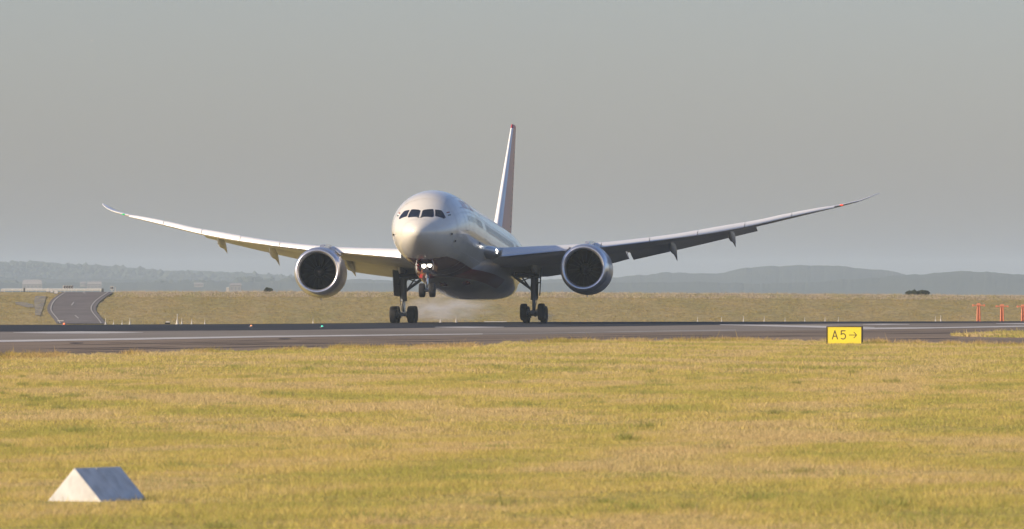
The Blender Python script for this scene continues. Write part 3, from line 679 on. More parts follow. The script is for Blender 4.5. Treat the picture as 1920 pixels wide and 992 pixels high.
for sg in (1, -1):
    c = P(sg * 9.85, 17.8, 2.60)
    eng = empty('engine', c, plane); eng.rotation_euler = (R(1.0), 0, R(-1.0) * sg * 0.8)
    eng['label'] = 'silver turbofan engine on the ' + ('sunlit side' if sg < 0 else 'shaded side')
    lip = MB().lathe([(.42, 1.345), (.25, 1.355), (.12, 1.39), (.04, 1.45), (0, 1.53), (.03, 1.595), (.12, 1.66), (.30, 1.725), (.55, 1.775), (.72, 1.80)], 72).build('inlet_lip', M['alu'], eng, True)
    MB().lathe([(.42, 1.345), (.7, 1.35), (1.0, 1.385), (1.5, 1.40), (2.0, 1.40)], 72).build('inlet_duct', M['liner'], eng, True)
    MB().lathe([(.722, 1.802), (1.1, 1.838), (1.6, 1.862), (2.2, 1.86), (2.62, 1.845)], 72).build('fan_cowl', M['cowl'], eng, True)
    MB().lathe([(2.64, 1.842), (3.2, 1.80), (3.9, 1.70), (4.5, 1.57), (5.0, 1.44), (4.98, 1.40), (4.0, 1.42)], 72).build('thrust_reverser_cowl', M['cowlwhite'], eng, True)
    MB().lathe([(3.6, 1.05), (4.6, 1.0), (5.4, .82), (6.1, .62), (6.1, .5), (6.7, .25), (7.0, .02)], 48).build('core_nozzle', M['hub'], eng, True)
    MB().lathe([(1.9, 1.40), (1.9, .3)], 48).build('stator_disc', M['dark'], eng)
    MB().lathe([(.60, .015), (.66, .10), (.80, .22), (1.0, .34), (1.2, .42), (1.6, .43)], 40).build('spinner', M['blade'], eng, True)
    for k in range(18):
        o = bpy.data.objects.new('fan_blade', blade_me); COL.objects.link(o); o.parent = eng
        o.location = (0, 1.22, 0); o.rotation_euler = (0, 2 * math.pi * (k + (.35 if sg > 0 else .1)) / 18, 0)
    # nacelle strakes and drain mast
    MB().box((-sg * 1.35, 1.9, 1.45), (.04, 1.3, .5), rot=Matrix.Rotation(R(-sg * -45), 3, 'Y')).build('strake', M['cowl'], eng)
    MB().box((0, 2.1, -1.93), (.05, .35, .16), taper=.6).build('drain_mast', M['cowl'], eng)
    # pylon, from cowl top up to the wing
    l0 = 9.85; vs = []; st = [(19.6, 4.38, 4.42, .10), (20.6, 4.2, 4.78, .26), (22.0, 4.0, 4.93, .30), (23.4, 3.8, 4.98, .30), (25.0, 3.6, 4.8, .26), (28.5, 4.0, 4.5, .1)]
    for s, za, zb, w in st: vs += [P(sg * l0 - w, s, za), P(sg * l0 + w, s, za), P(sg * l0 + w * .7, s, zb), P(sg * l0 - w * .7, s, zb)]
    fs = [(j * 4 + k, j * 4 + (k + 1) % 4, j * 4 + 4 + (k + 1) % 4, j * 4 + 4 + k) for j in range(len(st) - 1) for k in range(4)] + [(3, 2, 1, 0), (20, 21, 22, 23)]
    py = obj('engine_pylon', vs, fs, M['fairing'], plane); fix(py)

# landing gear --------------------------------------------------------------
def wheel_mesh(name, r, w):
    mb = MB(); hw = w / 2
    prof = [(-hw * .55, r * .52, 1), (-hw * .9, r * .60, 0), (-hw, r * .74, 0), (-hw * .97, r * .88, 0), (-hw * .82, r * .965, 0), (-hw * .5, r * .995, 0)]
    for g in (-.36, -.12, .12, .36): prof += [(hw * (g - .03), r, 0), (hw * (g - .02), r * .982, 0), (hw * (g + .02), r * .982, 0), (hw * (g + .03), r, 0)]
    prof += [(hw * .5, r * .995, 0), (hw * .82, r * .965, 0), (hw * .97, r * .88, 0), (hw, r * .74, 0), (hw * .9, r * .60, 0), (hw * .55, r * .52, 1)]
    mb.lathe(prof, 40, 'x'); mb.lathe([(-hw * .55, r * .52, 1), (-hw * .35, r * .3, 1), (-hw * .6, r * .2, 1), (-hw * .6, .01, 1)], 24, 'x', mi=1)
    mb.lathe([(hw * .55, r * .52, 1), (hw * .35, r * .3, 1), (hw * .6, r * .2, 1), (hw * .6, .01, 1)], 24, 'x', mi=1)
    o = mb.build(name, [M['tyre'], M['hub']], None, angle=40); me = o.data; bpy.data.objects.remove(o); return me
main_wheel = wheel_mesh('main_wheel', 0.635, 0.50); nose_wheel = wheel_mesh('nose_wheel', 0.51, 0.41)
for sg in (1, -1):
    l0 = 4.9; tilt = R(4.5) if sg < 0 else R(4.5 - 7.5)     # bogie level with the runway / toes still up
    rear_low = 0.75 * math.sin(R(7.5)) if sg > 0 else 0
    zc = local_z(sg * l0, 0, 0.635 - 0.01) + rear_low
    gear = empty('main_landing_gear', P(sg * l0, SM, zc), plane)
    gear['label'] = 'four-wheel main gear ' + ('with its front wheels still lifted' if sg > 0 else 'flat on the runway')
    rt = Matrix.Rotation(tilt, 3, 'X')
    for dy in (-.75, .75):
        for dx in (-.66, .66):
            w = bpy.data.objects.new('wheel', main_wheel); COL.objects.link(w); w.parent = gear
            w.location = rt @ Vector((dx, dy, 0)); w.rotation_euler = (random.uniform(0, 3), 0, 0)
    mb = MB(); mb.tube(rt @ Vector((0, -.9, 0)), rt @ Vector((0, .9, 0)), .15, n=14)
    for dy in (-.75, .75):
        mb.tube(rt @ Vector((-.62, dy, 0)), rt @ Vector((.62, dy, 0)), .10, n=12)
        for dx in (-.36, .36): mb.tube(rt @ Vector((dx - .07, dy, 0)), rt @ Vector((dx + .07, dy, 0)), .24, n=20)
    mb.build('bogie_beam', M['strut'], gear, angle=40)
    MB().tube((0, 0, .05), (0, 0, 1.35), .135, n=18).build('oleo_piston', M['chrome'] if sg < 0 else M['strut'], gear, angle=40)
    top = 3.55 - zc
    mb = MB(); mb.tube((0, 0, 1.05), (0, 0, top), .235, n=20); mb.tube((0, 0, 1.0), (0, 0, 1.25), .25, n=20); mb.tube((0, 0, 1.9), (0, 0, 2.1), .26, n=20); mb.tube((-.35, 0, 2.75), (.35, 0, 2.75), .17, n=14)
    mb.build('shock_strut', M['strut'], gear, angle=40)
    mb = MB(); a = (0, -.30, 1.12); k = (0, -.62, .70); b = (0, -.28, .22)   # torque links
    mb.tube(a, k, .07, .05, n=8); mb.tube(k, b, .05, .07, n=8); mb.build('torque_link', M['strut'], gear)
    mb = MB(); mb.tube((-sg * .12, .1, 1.75), (-sg * 1.75, .25, top - .45), .10, .12, n=12); mb.tube((-sg * .12, -.1, 1.62), (-sg * .85, -.05, top - .75), .06, n=10)
    mb.tube((-sg * .95, .15, 2.45), (-sg * .1, .1, 2.75), .05, n=8)
    mb.build('side_brace', M['strut'], gear, angle=40)
    mb = MB(); mb.tube((0, .15, 1.6), (0, 1.7, top - .3), .09, n=10); mb.build('drag_brace', M['strut'], gear, angle=40)
    mb = MB()
    for q in range(3): mb.tube((sg * (.23 + .03 * q), -.1 + .1 * q, .9 + .1 * q), (sg * (.26 + .03 * q), -.1 + .12 * q, top - .5), .022, n=6)
    mb.tube((sg * .1, -.25, .3), (sg * .26, -.2, 1.0), .02, n=6); mb.build('hydraulic_line', M['black'], gear)
    # the big leg door outboard of the strut, carried by it
    rz_ = Matrix.Rotation(R(sg * 3), 3, 'Y') @ Matrix.Rotation(R(sg * (8 if sg > 0 else 16)), 3, 'Z')
    mb = MB(); mb.box((sg * .48, .1, 2.35), (.07, 1.5, 1.95), rot=rz_, taper=1.0); mb.build('gear_door', M['geardoor'], gear)
    MB().tube((sg * .1, 0, 2.2), (sg * .45, .05, 2.3), .05, n=8).build('door_link', M['strut'], gear)
    # dark wheel bay opening with inboard door stub
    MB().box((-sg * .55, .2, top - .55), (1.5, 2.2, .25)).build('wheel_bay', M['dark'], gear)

zn = -0.41 + 0.51
ng = empty('nose_landing_gear', P(0, 5.52, zn), plane)
for dx in (-.37, .37):
    w = bpy.data.objects.new('wheel', nose_wheel); COL.objects.link(w); w.parent = ng; w.location = (dx, 0, 0); w.rotation_euler = (1.1 * dx, 0, 0)
mb = MB(); mb.tube((-.42, 0, 0), (.42, 0, 0), .08, n=12); mb.tube((-.13, 0, 0), (.13, 0, 0), .13, n=16); mb.build('axle', M['hub'], ng, angle=40)
MB().tube((0, 0, .05), (0, .02, .98), .085, n=16).build('oleo_piston', M['chrome'], ng, angle=40)
mb = MB(); mb.tube((0, .02, .9), (0, .1, 2.1), .13, n=16); mb.tube((0, .02, .88), (0, .02, 1.02), .17, n=16); mb.box((0, -.05, 1.35), (.62, .2, .16)); mb.tube((0, .1, 1.4), (0, 1.3, 2.1), .07, n=10)
mb.tube((-.2, 0, 1.2), (-.42, .3, 2.1), .04, n=8); mb.tube((.2, 0, 1.2), (.42, .3, 2.1), .04, n=8); mb.build('shock_strut', M['strut'], ng, angle=40)
mb = MB(); mb.tube((0, -.17, .95), (0, -.36, .6), .04, n=8); mb.tube((0, -.36, .6), (0, -.12, .2), .04, n=8); mb.build('torque_link', M['chrome'], ng)
for dx, dz in ((-.23, 1.74), (.20, 1.80)):
    MB().lathe([(-.05, .01), (-.07, .06), (-.05, .12), (.0, .145), (.1, .15)], 18, 'y', (dx, -.18, dz)).build('taxi_light', M['lamp'], ng, angle=60)
    MB().lathe([(.0, .155), (.18, .13), (.22, .03)], 18, 'y', (dx, -.18, dz)).build('lamp_housing', M['strut'], ng, angle=60)
for sg in (1, -1):
    mb = MB(); vs = []
    for j in range(7):
        y = -1.3 + 2.3 * j / 6; d = 0.75 if j < 6 else .6
        vs += [(sg * .56, y, 2.12), (sg * (.66), y, 2.12 - d * .5), (sg * .60, y, 2.12 - d), (sg * .57, y, 2.12 - d), (sg * .63, y, 2.12 - d * .5), (sg * .53, y, 2.12)]
    fs = [(j * 6 + k, j * 6 + (k + 1) % 6, j * 6 + 6 + (k + 1) % 6, j * 6 + 6 + k) for j in range(6) for k in range(6)] + [(0, 1, 2, 3, 4, 5), (41, 40, 39, 38, 37, 36)]
    fmx = [0] * 36 + [1, 1]
    d = MB(); d.v = vs; d.f = fs; d.m = fmx; d.build('gear_door', [M['red'], M['wingwhite']], ng)
    # small aft door that stays with the leg
d = MB(); d.box((-.42, -.15, 1.02), (.24, .05, .28), rot=Matrix.Rotation(R(18), 3, 'Y'), taper=.7); d.build('leg_door', M['finred'], ng)
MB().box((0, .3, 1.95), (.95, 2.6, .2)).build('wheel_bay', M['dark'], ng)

# fin and tailplane -----------------------------------------------------------
def fin_sec(z, x0, x1, n=10):
    t = (z - 7.0) / (16.9 - 7.0); le = 43.3 + (54.2 - 43.3) * t; te = 53.2 + (56.7 - 53.2) * t; c = te - le
    out = []
    xs_ = [x0 + (x1 - x0) * (.5 - .5 * math.cos(math.pi * i / n)) for i in range(n + 1)]
    for x, sd in [(x, 1) for x in xs_[::-1]] + [(x, -1) for x in xs_[1:]]: out.append((sd * yt(x, .10) * c, le + c * x, z))
    return out
def fin_part(name, x0, x1, z0, z1, m, parent):
    zz = lin(z0, z1, 10); n = len(fin_sec(8, x0, x1)); vs = []
    for z in zz: vs += [P(a, s, b) for a, s, b in fin_sec(z, x0, x1)]
    fs = [(j * n + k, j * n + (k + 1) % n, (j + 1) * n + (k + 1) % n, (j + 1) * n + k) for j in range(10) for k in range(n)] + [tuple(range(n)), tuple(10 * n + k for k in range(n - 1, -1, -1))]
    return MB().add(vs, fs).build(name, m, parent, angle=35)
fin = fin_part('fin', 0.09, 0.66, 7.0, 16.6, M['salmon'], plane)
fin_part('leading_edge', 0.0, 0.088, 7.0, 16.6, M['wingwhite'], fin)
fin_part('rudder', 0.663, 1.0, 7.6, 16.6, M['salmon'], fin)
fin_part('fin_tip', 0.0, 1.0, 16.602, 16.92, M['finred'], fin)
for i in range(15):
    z = 8.6 + i * .44; a, s, b = [q for q in fin_sec(z, 0.0, 0.655)][0]
    MB().box(P(a + .01, s, z), (.05, .16, .09)).build('rudder_fitting', M['seam'], fin)
for sg in (1, -1):
    st = []
    for i in range(7):
        t = i / 6; l = 0.6 + 9.3 * t; le = 47.2 + 6.3 * t; c = 6.2 + (2.0 - 6.2) * t; z = 6.0 + 0.95 * t
        xs_ = [.5 - .5 * math.cos(math.pi * k / 9) for k in range(10)]
        st.append((l, [(le + c * x, z + yt(x, .09) * c) for x in xs_[::-1]] + [(le + c * x, z - yt(x, .09) * c) for x in xs_[1:]]))
    loft('tailplane', st, sg, M['wing'], plane)

# ------------------------------------------------------------------ tyre smoke behind the wheels
def volume_material(name, color, dens, noise_scale=None, aniso=0.2):
    m = bpy.data.materials.new(name); m.use_nodes = True; nt = m.node_tree; nt.nodes.remove(nt.nodes['Principled BSDF'])
    v = nt.nodes.new('ShaderNodeVolumePrincipled'); v.inputs['Color'].default_value = (*color, 1); v.inputs['Density'].default_value = dens; v.inputs['Anisotropy'].default_value = aniso
    if noise_scale:
        tc = nt.nodes.new('ShaderNodeTexCoord'); n = nt.nodes.new('ShaderNodeTexNoise'); n.inputs['Scale'].default_value = noise_scale; n.inputs['Detail'].default_value = 3
        nt.links.new(tc.outputs['Object'], n.inputs['Vector'])
        ln = nt.nodes.new('ShaderNodeVectorMath'); ln.operation = 'LENGTH'; nt.links.new(tc.outputs['Object'], ln.inputs[0])
        fall = nt.nodes.new('ShaderNodeMapRange'); fall.inputs['From Min'].default_value = 0.15; fall.inputs['From Max'].default_value = 0.98; fall.inputs['To Min'].default_value = 1; fall.inputs['To Max'].default_value = 0
        nt.links.new(ln.outputs['Value'], fall.inputs['Value'])
        r = nt.nodes.new('ShaderNodeMapRange'); r.inputs['From Min'].default_value = .40; r.inputs['From Max'].default_value = .72; nt.links.new(n.outputs['Fac'], r.inputs['Value'])
        a = nt.nodes.new('ShaderNodeMath'); a.operation = 'MULTIPLY'; nt.links.new(fall.outputs[0], a.inputs[0]); nt.links.new(r.outputs[0], a.inputs[1])
        b = nt.nodes.new('ShaderNodeMath'); b.operation = 'MULTIPLY'; b.inputs[1].default_value = dens; nt.links.new(a.outputs[0], b.inputs[0]); nt.links.new(b.outputs[0], v.inputs['Density'])
    nt.links.new(v.outputs[0], nt.nodes['Material Output'].inputs['Volume']); return m
M['smoke'] = volume_material('tyre_smoke', (0.94, 0.96, 1.0), 0.26, 2.6)
def smoke(c, size, label, rz):
    bm = bmesh.new(); bmesh.ops.create_icosphere(bm, subdivisions=3, radius=1.0); me = bpy.data.meshes.new('tyre_smoke'); bm.to_mesh(me); bm.free(); me.materials.append(M['smoke'])
    o = bpy.data.objects.new('tyre_smoke', me); COL.objects.link(o); o.location = c; o.scale = size; o.rotation_euler = (0, 0, rz); tag(o, label, 'smoke', None, 'stuff')
smoke((-6.6, 609, .95), (2.6, 8, 1.0), 'pale tyre smoke drifting behind the sunlit main gear', R(-7))
smoke((-4.6, 618, 1.1), (3.6, 9, 1.3), 'wide pale tyre smoke cloud under the aircraft belly', R(-7))
smoke((2.4, 606, .45), (1.2, 5, .5), 'thin tyre smoke behind the shaded main gear', R(-7))

# ------------------------------------------------------------------ road up the bank and what stands on it
def bank(px, py):
    """point of the sloping bank seen at a column/row of the photograph"""
    lo, hi = D_FOOT + 1, D_TOP
    x = 0
    for _ in range(50):
        d = (lo + hi) / 2; x = (px - 960) * d / FPX; row = HORIZON - FPX * (float(terrain(x, d)) - EYE) / d
        if row > py: lo = d
        else: hi = d
    return Vector(((px - 960) * d / FPX, d, float(terrain(x, d))))
M['road'] = mat('road_asphalt', (0.165, 0.146, 0.135), 0.95, spec=0.08, noise=(0.3, (0.20, 0.178, 0.165), 5))
M['roadline'] = mat('road_line', (0.50, 0.48, 0.44), 0.9, spec=0.1)
M['bluestone'] = mat('grey_scree', (0.15, 0.142, 0.13), 0.95, noise=(0.9, (0.34, 0.29, 0.18), 8))
M['galv'] = mat('galvanised_rail', (0.82, 0.80, 0.74), 0.5)
M['whitepl'] = mat('white_plastic', (0.60, 0.58, 0.54), 0.6)
M['orange'] = mat('orange_paint', (0.82, 0.28, 0.14), 0.6)
M['greypost'] = mat('grey_post', (0.10, 0.11, 0.12), 0.6)
def bank_strip(name, left, right, rows, off, m, label, kind='structure', cols=4, parent=None):
    vs = []
    for r in rows:
        a, b = interp(r, left), interp(r, right)
        for k in range(cols + 1):
            q = bank(a + (b - a) * k / cols, r); vs.append((q.x, q.y, q.z + off))
    n = cols + 1
    o = obj(name, vs, [(j * n + k, j * n + k + 1, (j + 1) * n + k + 1, (j + 1) * n + k) for j in range(len(rows) - 1) for k in range(cols)], m, parent, True)
    return tag(o, label, None, None, kind) if not parent else o
LL, RL = ROAD_L, ROAD_R
rows = list(np.linspace(548.8, 608, 46))
def wide(t, d): return [(a, b + d) for a, b in t]
bank_strip('road', wide(LL, -7), wide(RL, 9), rows, 0.10, M['road'], 'grey asphalt road curving up the far bank', cols=10)
for t, nm in ((LL, 'left'), (RL, 'right')): bank_strip('road_edge_line', wide(t, -0.9), wide(t, 0.9), rows, 0.16, M['roadline'], 'white edge line on the %s of the far road' % nm)
for a, b, x0, x1 in ((549.6, 552.2, 156, 159.5), (568.4, 574.4, 138.5, 134), (593, 598.5, 140.5, 147)):
    bank_strip('road_centre_dash', [(a, x0 - 1), (b, x1 - 1)], [(a, x0 + 1), (b, x1 + 1)], [a, (a + b) / 2, b], 0.16, M['roadline'], 'short white centre dash on the far road')
bank_strip('path', [(556, 66), (566, 64), (580, 65), (592, 66)], [(556, 87), (566, 84), (580, 80), (592, 76)], list(np.linspace(556, 592, 20)), 0.07, M['bluestone'], 'grey stony scar on the bank beside the road')
bank_strip('path', [(567, 28), (571, 30), (577, 50)], [(567, 44), (571, 62), (577, 64)], list(np.linspace(567, 577, 8)), 0.07, M['bluestone'], 'narrow grey stony strip on the bank at the far left')

def far_box(mb, x0, x1, y0, y1, d, depth, mi=0, taper=1.0):
    a, b = far(x0, y1, d), far(x1, y0, d); mb.box(((a.x + b.x) / 2, d, (a.z + b.z) / 2), (b.x - a.x, depth, b.z - a.z), mi, taper=taper); return mb
rail = empty('guard_rail', far(100, 548, 1206)); tag(rail, 'long pale guard rail along the top of the far bank', 'guard rail')
def rp(o): o.location = -rail.location; return o
for y0, y1, dd in ((541.2, 542.8, 0), (543.4, 545.2, 0.02)):
    mb = MB(); a, b = far(4, y0, 1206), far(193, y1, 1206)
    n = 6; vs = []
    for x in (a.x, b.x):
        for i in range(n): 
            t = i / (n - 1); vs.append((x, 1206 - dd - .06 * math.sin(t * math.pi), b.z + (a.z - b.z) * t))
        for i in range(n):
            t = 1 - i / (n - 1); vs.append((x, 1206 - dd + .04 - .06 * math.sin(t * math.pi), b.z + (a.z - b.z) * t))
    fs = [(k, (k + 1) % 12, 12 + (k + 1) % 12, 12 + k) for k in range(12)] + [tuple(range(12)), tuple(range(23, 11, -1))]
    rp(mb.add(vs, fs).build('rail', M['galv'], rail))
for px in range(8, 194, 15):
    rp(far_box(MB(), px - .7, px + .7, 541.5, 549, 1206.25, .12).build('post', M['galv'], rail))
rp(far_box(MB(), 190.5, 194.5, 541, 547.5, 1205.6, .5).build('end_terminal', M['greypost'], rail))
ch = empty('chevron_sign', far(128, 548, 1208)); tag(ch, 'chevron board pointing left above the guard rail', 'sign')
def cp(o): o.location = -ch.location; return o
cp(far_box(MB(), 117.5, 137.5, 535.2, 542, 1208, .06).build('board', M['whitepl'], ch))
for i in range(4):
    x = 119 + i * 4.6; mb = MB(); w = 2.3; d = 1207.94
    vs = [far(x, 538.6, d), far(x + 2.5, 535.6, d), far(x + 2.5 + w, 535.6, d), far(x + w, 538.6, d), far(x + 2.5 + w, 541.6, d), far(x + 2.5, 541.6, d)]
    mb.add(vs, [(0, 3, 2, 1), (0, 5, 4, 3)]); cp(mb.build('chevron', M['black'], ch))
for x in (121, 134): cp(far_box(MB(), x - .5, x + .5, 542, 550, 1208.1, .08).build('post', M['galv'], ch))
sg_ = empty('road_sign', far(210, 549, 1204)); tag(sg_, 'small white road sign at the top of the far road', 'sign')
for nm, a in (('board', (206.5, 213, 536.5, 543.5)), ('post', (209.2, 210.4, 543.5, 550.5))):
    o = far_box(MB(), *a, 1204, .06).build(nm, M['whitepl'], sg_); o.location = -sg_.location
for i in range(2):
    o = far_box(MB(), 207.4 + i * 2.6, 209 + i * 2.8, 538, 541.6, 1203.94, .02).build('digit_mark', M['greypost'], sg_); o.location = -sg_.location
def simple(name, label, cat, parts, d, group=None, bevel=None):
    """parts: (name, material, [(x0, x1, y0, y1, dd, depth, taper)])"""
    xs_ = [b for p in parts for q in p[2] for b in q[:2]]; ym = max(q[3] for p in parts for q in p[2])
    e = empty(name, far(sum(xs_) / len(xs_), ym, d)); tag(e, label, cat, group)
    for nm, m, bx in parts:
        mb = MB()
        for x0, x1, y0, y1, dd, dep, tp in bx: far_box(mb, x0, x1, y0, y1, d + dd, dep, 0, tp)
        o = mb.build(nm, M[m], e); o.location = -e.location
    return e
simple('marker_post', 'thin white post beside the small road sign', 'post', [('post', 'whitepl', [(215.6, 216.8, 538, 550.5, 0, .1, .9)]), ('cap', 'greypost', [(215.5, 216.9, 537.4, 538, 0, .12, 1)])], 1203)
for i, (x0, x1, y0, y1, lb) in enumerate(((86.5, 93, 540.4, 547.5, 'leftmost white barrier block by the guard rail'), (94.8, 99.5, 540.8, 549, 'narrow middle white barrier block by the guard rail'), (101.5, 109, 543.2, 550.5, 'right white barrier block beside the road top'))):
    simple('barrier_block', lb, 'barrier', [('block', 'whitepl', [(x0, x1, y0 + 2, y1, 0, .6, .8), (x0 + 1, x1 - 1, y0, y0 + 2, 0, .35, .85)]), ('foot', 'greypost', [(x0 - .3, x1 + .3, y1 - .6, y1 + .4, .0, .7, 1)])], 1199 - i, 'white barrier blocks by the road')
simple('barrier_block', 'lone white block at the left end of the guard rail', 'barrier', [('block', 'whitepl', [(1.5, 5.5, 541.5, 547, 0, .5, .8)]), ('foot', 'greypost', [(1, 6, 546.6, 547.6, 0, .6, 1)])], 1201, 'white barrier blocks by the road')
simple('bollard', 'dark bollard standing before the guard rail', 'bollard', [('post', 'greypost', [(44, 47.2, 540.3, 547.5, 0, .25, .9)]), ('cap', 'strut', [(43.7, 47.5, 539.6, 540.3, 0, .3, .8)])], 1202)
simple('equipment_cabinet', 'white equipment cabinet on top of the bank', 'cabinet', [('cabinet', 'whitepl', [(424.2, 429.6, 540, 548.8, 0, .5, 1)]), ('roof', 'galv', [(423.8, 430, 539.2, 540, 0, .6, .8)])], 1203)
simple('runway_sign', 'low pale sign board at the foot of the road', 'sign', [('board', 'whitepl', [(108, 119, 600.6, 602.4, 0, .1, 1)]), ('leg', 'greypost', [(109.5, 110.5, 602.4, 606, 0, .1, 1), (116.5, 117.5, 602.4, 606, 0, .1, 1)])], 700)
simple('light_unit', 'low black and white light unit behind the runway', 'light', [('housing', 'black', [(309, 319.5, 604.6, 608.5, 0, .3, .9)]), ('cover', 'whitepl', [(310.5, 318.5, 602.6, 604.6, 0, .3, .8)])], 640)
simple('marker_board', 'low white marker board between the two main gears', 'marker', [('board', 'whitepl', [(908, 950, 602.4, 604.6, 0, .12, 1)]), ('leg', 'greypost', [(914, 916, 604.4, 608, 0, .1, 1), (942, 944, 604.4, 608, 0, .1, 1)])], 690)

# white marker cones behind the runway: base and thin stem
def make_cone():
    e = empty('marker_cone', (0, 0, 0))
    MB().lathe([(0, .20), (.03, .20), (.05, .13), (.30, .075), (.31, .0)], 14, 'z').build('base', M['whitepl'], e, angle=40)
    MB().lathe([(.30, .05), (.34, .045), (.62, .035), (.66, .05), (.70, .03), (.71, 0)], 10, 'z').build('stem', M['whitepl'], e, angle=40)
    return e
cone0 = make_cone(); first = True
spots = [(198, 606, .75, 'first marker cone right of the far road'), (213, 606, .55, 'second marker cone right of the far road'), (229, 606, .55, 'third marker cone right of the far road'), (243.5, 606, .8, 'fourth marker cone right of the far road, taller'),
         (332.5, 607, 1.25, 'tallest white marker cone right of the light unit'), (341, 606.5, .75, 'marker cone just right of the tallest one'), (359.5, 606, .7, 'marker cone second right of the tallest one'), (384, 606, .65, 'marker cone third right of the tallest one'),
         (587, 606, .65, 'lone marker cone under the sunlit engine'), (826, 606, .9, 'left marker cone in the smoke under the belly'), (855.5, 606, .9, 'right marker cone in the smoke under the belly'),
         (1308, 605, .75, 'leftmost marker cone right of the shaded engine'), (1353, 605, .75, 'second marker cone from the left, right half'), (1394, 605, .85, 'third marker cone from the left, right half'), (1433, 605, .8, 'fourth marker cone from the left, right half'), (1472, 605, .7, 'fifth marker cone from the left, right half'),
         (1509, 605, .72, 'sixth marker cone, left of the yellow sign'), (1547, 605, .72, 'marker cone above the left edge of yellow sign'), (1572, 605, .72, 'marker cone above the letters of the yellow sign'),
         (1754, 605, .8, 'left of two marker cones before the orange posts'), (1764, 605, .95, 'right of two marker cones before the orange posts')]
for px, py, sc, lb in spots:
    d = 600.0
    for _ in range(4): d = float(crest_y((px - 960) * d / FPX)) + 20
    if px > 1200: d += 42
    q = far(px, py, d); q.z = float(terrain(q.x, d)); c = cone0 if first else copy_tree(cone0); first = False
    c.location = q; c.scale = (sc * .6, sc * .6, sc * .85); tag(c, lb, 'marker', 'white marker cones behind the runway')

# orange T-shaped posts on the right
def make_t():
    e = empty('orange_mast', (0, 0, 0)); w = .26
    mb = MB()
    for sx in (-1, 1):
        for sy in (-1, 1): mb.tube((sx * w / 2, sy * w / 2, 0), (sx * w / 2 * .7, sy * w / 2 * .7, 1.45), .05, n=8)
    for k in range(6):
        z0, z1 = .1 + k * .22, .1 + (k + 1) * .22; f0, f1 = 1 - .3 * z0 / 1.45, 1 - .3 * z1 / 1.45; sx = 1 if k % 2 else -1
        for sy in (-1, 1): mb.tube((sx * w / 2 * f0, sy * w / 2 * f0, z0), (-sx * w / 2 * f1, sy * w / 2 * f1, z1), .03, n=6); mb.tube((-w / 2 * f1, sy * w / 2 * f1, z1), (w / 2 * f1, sy * w / 2 * f1, z1), .03, n=6)
    mb.box((0, 0, .7), (.13, .13, 1.35)); mb.build('lattice_post', M['orange'], e)
    MB().box((0, 0, 1.50), (1.0, .3, .10)).build('cross_arm', M['orange'], e)
    mb = MB()
    for x in (-.48, .48): mb.box((x, 0, 1.50), (.14, .34, .20), taper=.8)
    mb.box((0, 0, 1.62), (.36, .3, .16), taper=.7); mb.build('lamp_head', M['orange'], e)
    return e
t0 = make_t(); first = True
for px, top, lb in ((1835, 568.5, 'left orange mast of the row at the far right'), (1879, 570.5, 'middle orange mast of the row at the far right'), (1918.5, 571, 'right orange mast cut by the picture edge')):
    d = 650; q = far(px, top, d); c = t0 if first else copy_tree(t0); first = False
    zb = float(terrain(q.x, d)); k = (q.z - zb) / 1.70; c.location = (q.x, d, zb); c.scale = (.95, .95, k); tag(c, lb, 'mast', 'orange masts at the right')

# small runway lights
def rlight(px, py, m, lb):
    q = gnd(px, py); e = empty('runway_light', q); tag(e, lb, 'light', 'runway lights')
    MB().lathe([(0.004, .16), (.05, .15), (.07, .10), (.07, 0)], 14, 'z').build('housing', M['greypost'], e, angle=40)
    MB().lathe([(.07, .07), (.13, .06), (.16, .0)], 12, 'z').build('lens', m, e, angle=60)
M['lred'] = mat('lens_red', (.8, .1, .02), .3, emit=(1, .16, .04), estr=2.5); M['lorange'] = mat('lens_orange', (.8, .3, .1), .3, emit=(1, .4, .15), estr=.8); M['lgreen'] = mat('lens_green', (.05, .6, .4), .3, emit=(.1, .9, .6), estr=.8)
rlight(120, 609.8, M['lred'], 'red runway light at the foot of the far road'); rlight(471, 613.5, M['lorange'], 'dim orange runway light on the dark band'); rlight(604, 614.5, M['lgreen'], 'small green runway light below the sunlit engine')

# ------------------------------------------------------------------ yellow taxiway sign
sp = gnd(1583, 645); sgn = empty('taxiway_sign', sp); sgn.rotation_euler = (0, 0, R(-17)); tag(sgn, 'yellow taxiway sign reading A5 with arrow in the grass', 'sign')
M['yellow'] = mat('sign_yellow', (0.86, 0.70, 0.035), 0.45, noise=(3, (0.82, 0.67, 0.045), 4)); M['signblack'] = mat('sign_black', (0.05, 0.04, 0.015), 0.5); M['brown'] = mat('sign_case', (0.07, 0.045, 0.02), 0.55)
SW, SH, SZ = 1.66, 0.80, 0.0
MB().box((0, .10, SZ + SH / 2), (SW, .18, SH)).build('case', M['brown'], sgn)
MB().box((0, .004, SZ + SH / 2 - .012), (SW - .07, .02, SH - .05)).build('face_panel', M['yellow'], sgn)
for x in (-SW / 2 + .016, SW / 2 - .016): MB().box((x, -.012, SZ + SH / 2), (.032, .05, SH)).build('frame_edge', M['brown'], sgn)
MB().box((0, -.012, SZ + SH - .011), (SW - .064, .05, .022)).build('frame_edge', M['brown'], sgn)
def stroke(mb, pts, w):
    for a, b in zip(pts[:-1], pts[1:]):
        a, b = Vector(a), Vector(b); d = (b - a).normalized(); n = Vector((-d.y, d.x)) * w / 2; a2, b2 = a - d * w * .3, b + d * w * .3
        mb.add([(q.x, -.0085 - .0002 * (len(mb.f) % 7), q.y) for q in (a2 - n, b2 - n, b2 + n, a2 + n)], [(0, 1, 2, 3)])
    return mb
mb = MB(); stroke(mb, [(-.555, .225), (-.435, .60), (-.315, .225)], .048); stroke(mb, [(-.50, .35), (-.37, .35)], .044); mb.build('letter', M['signblack'], sgn)
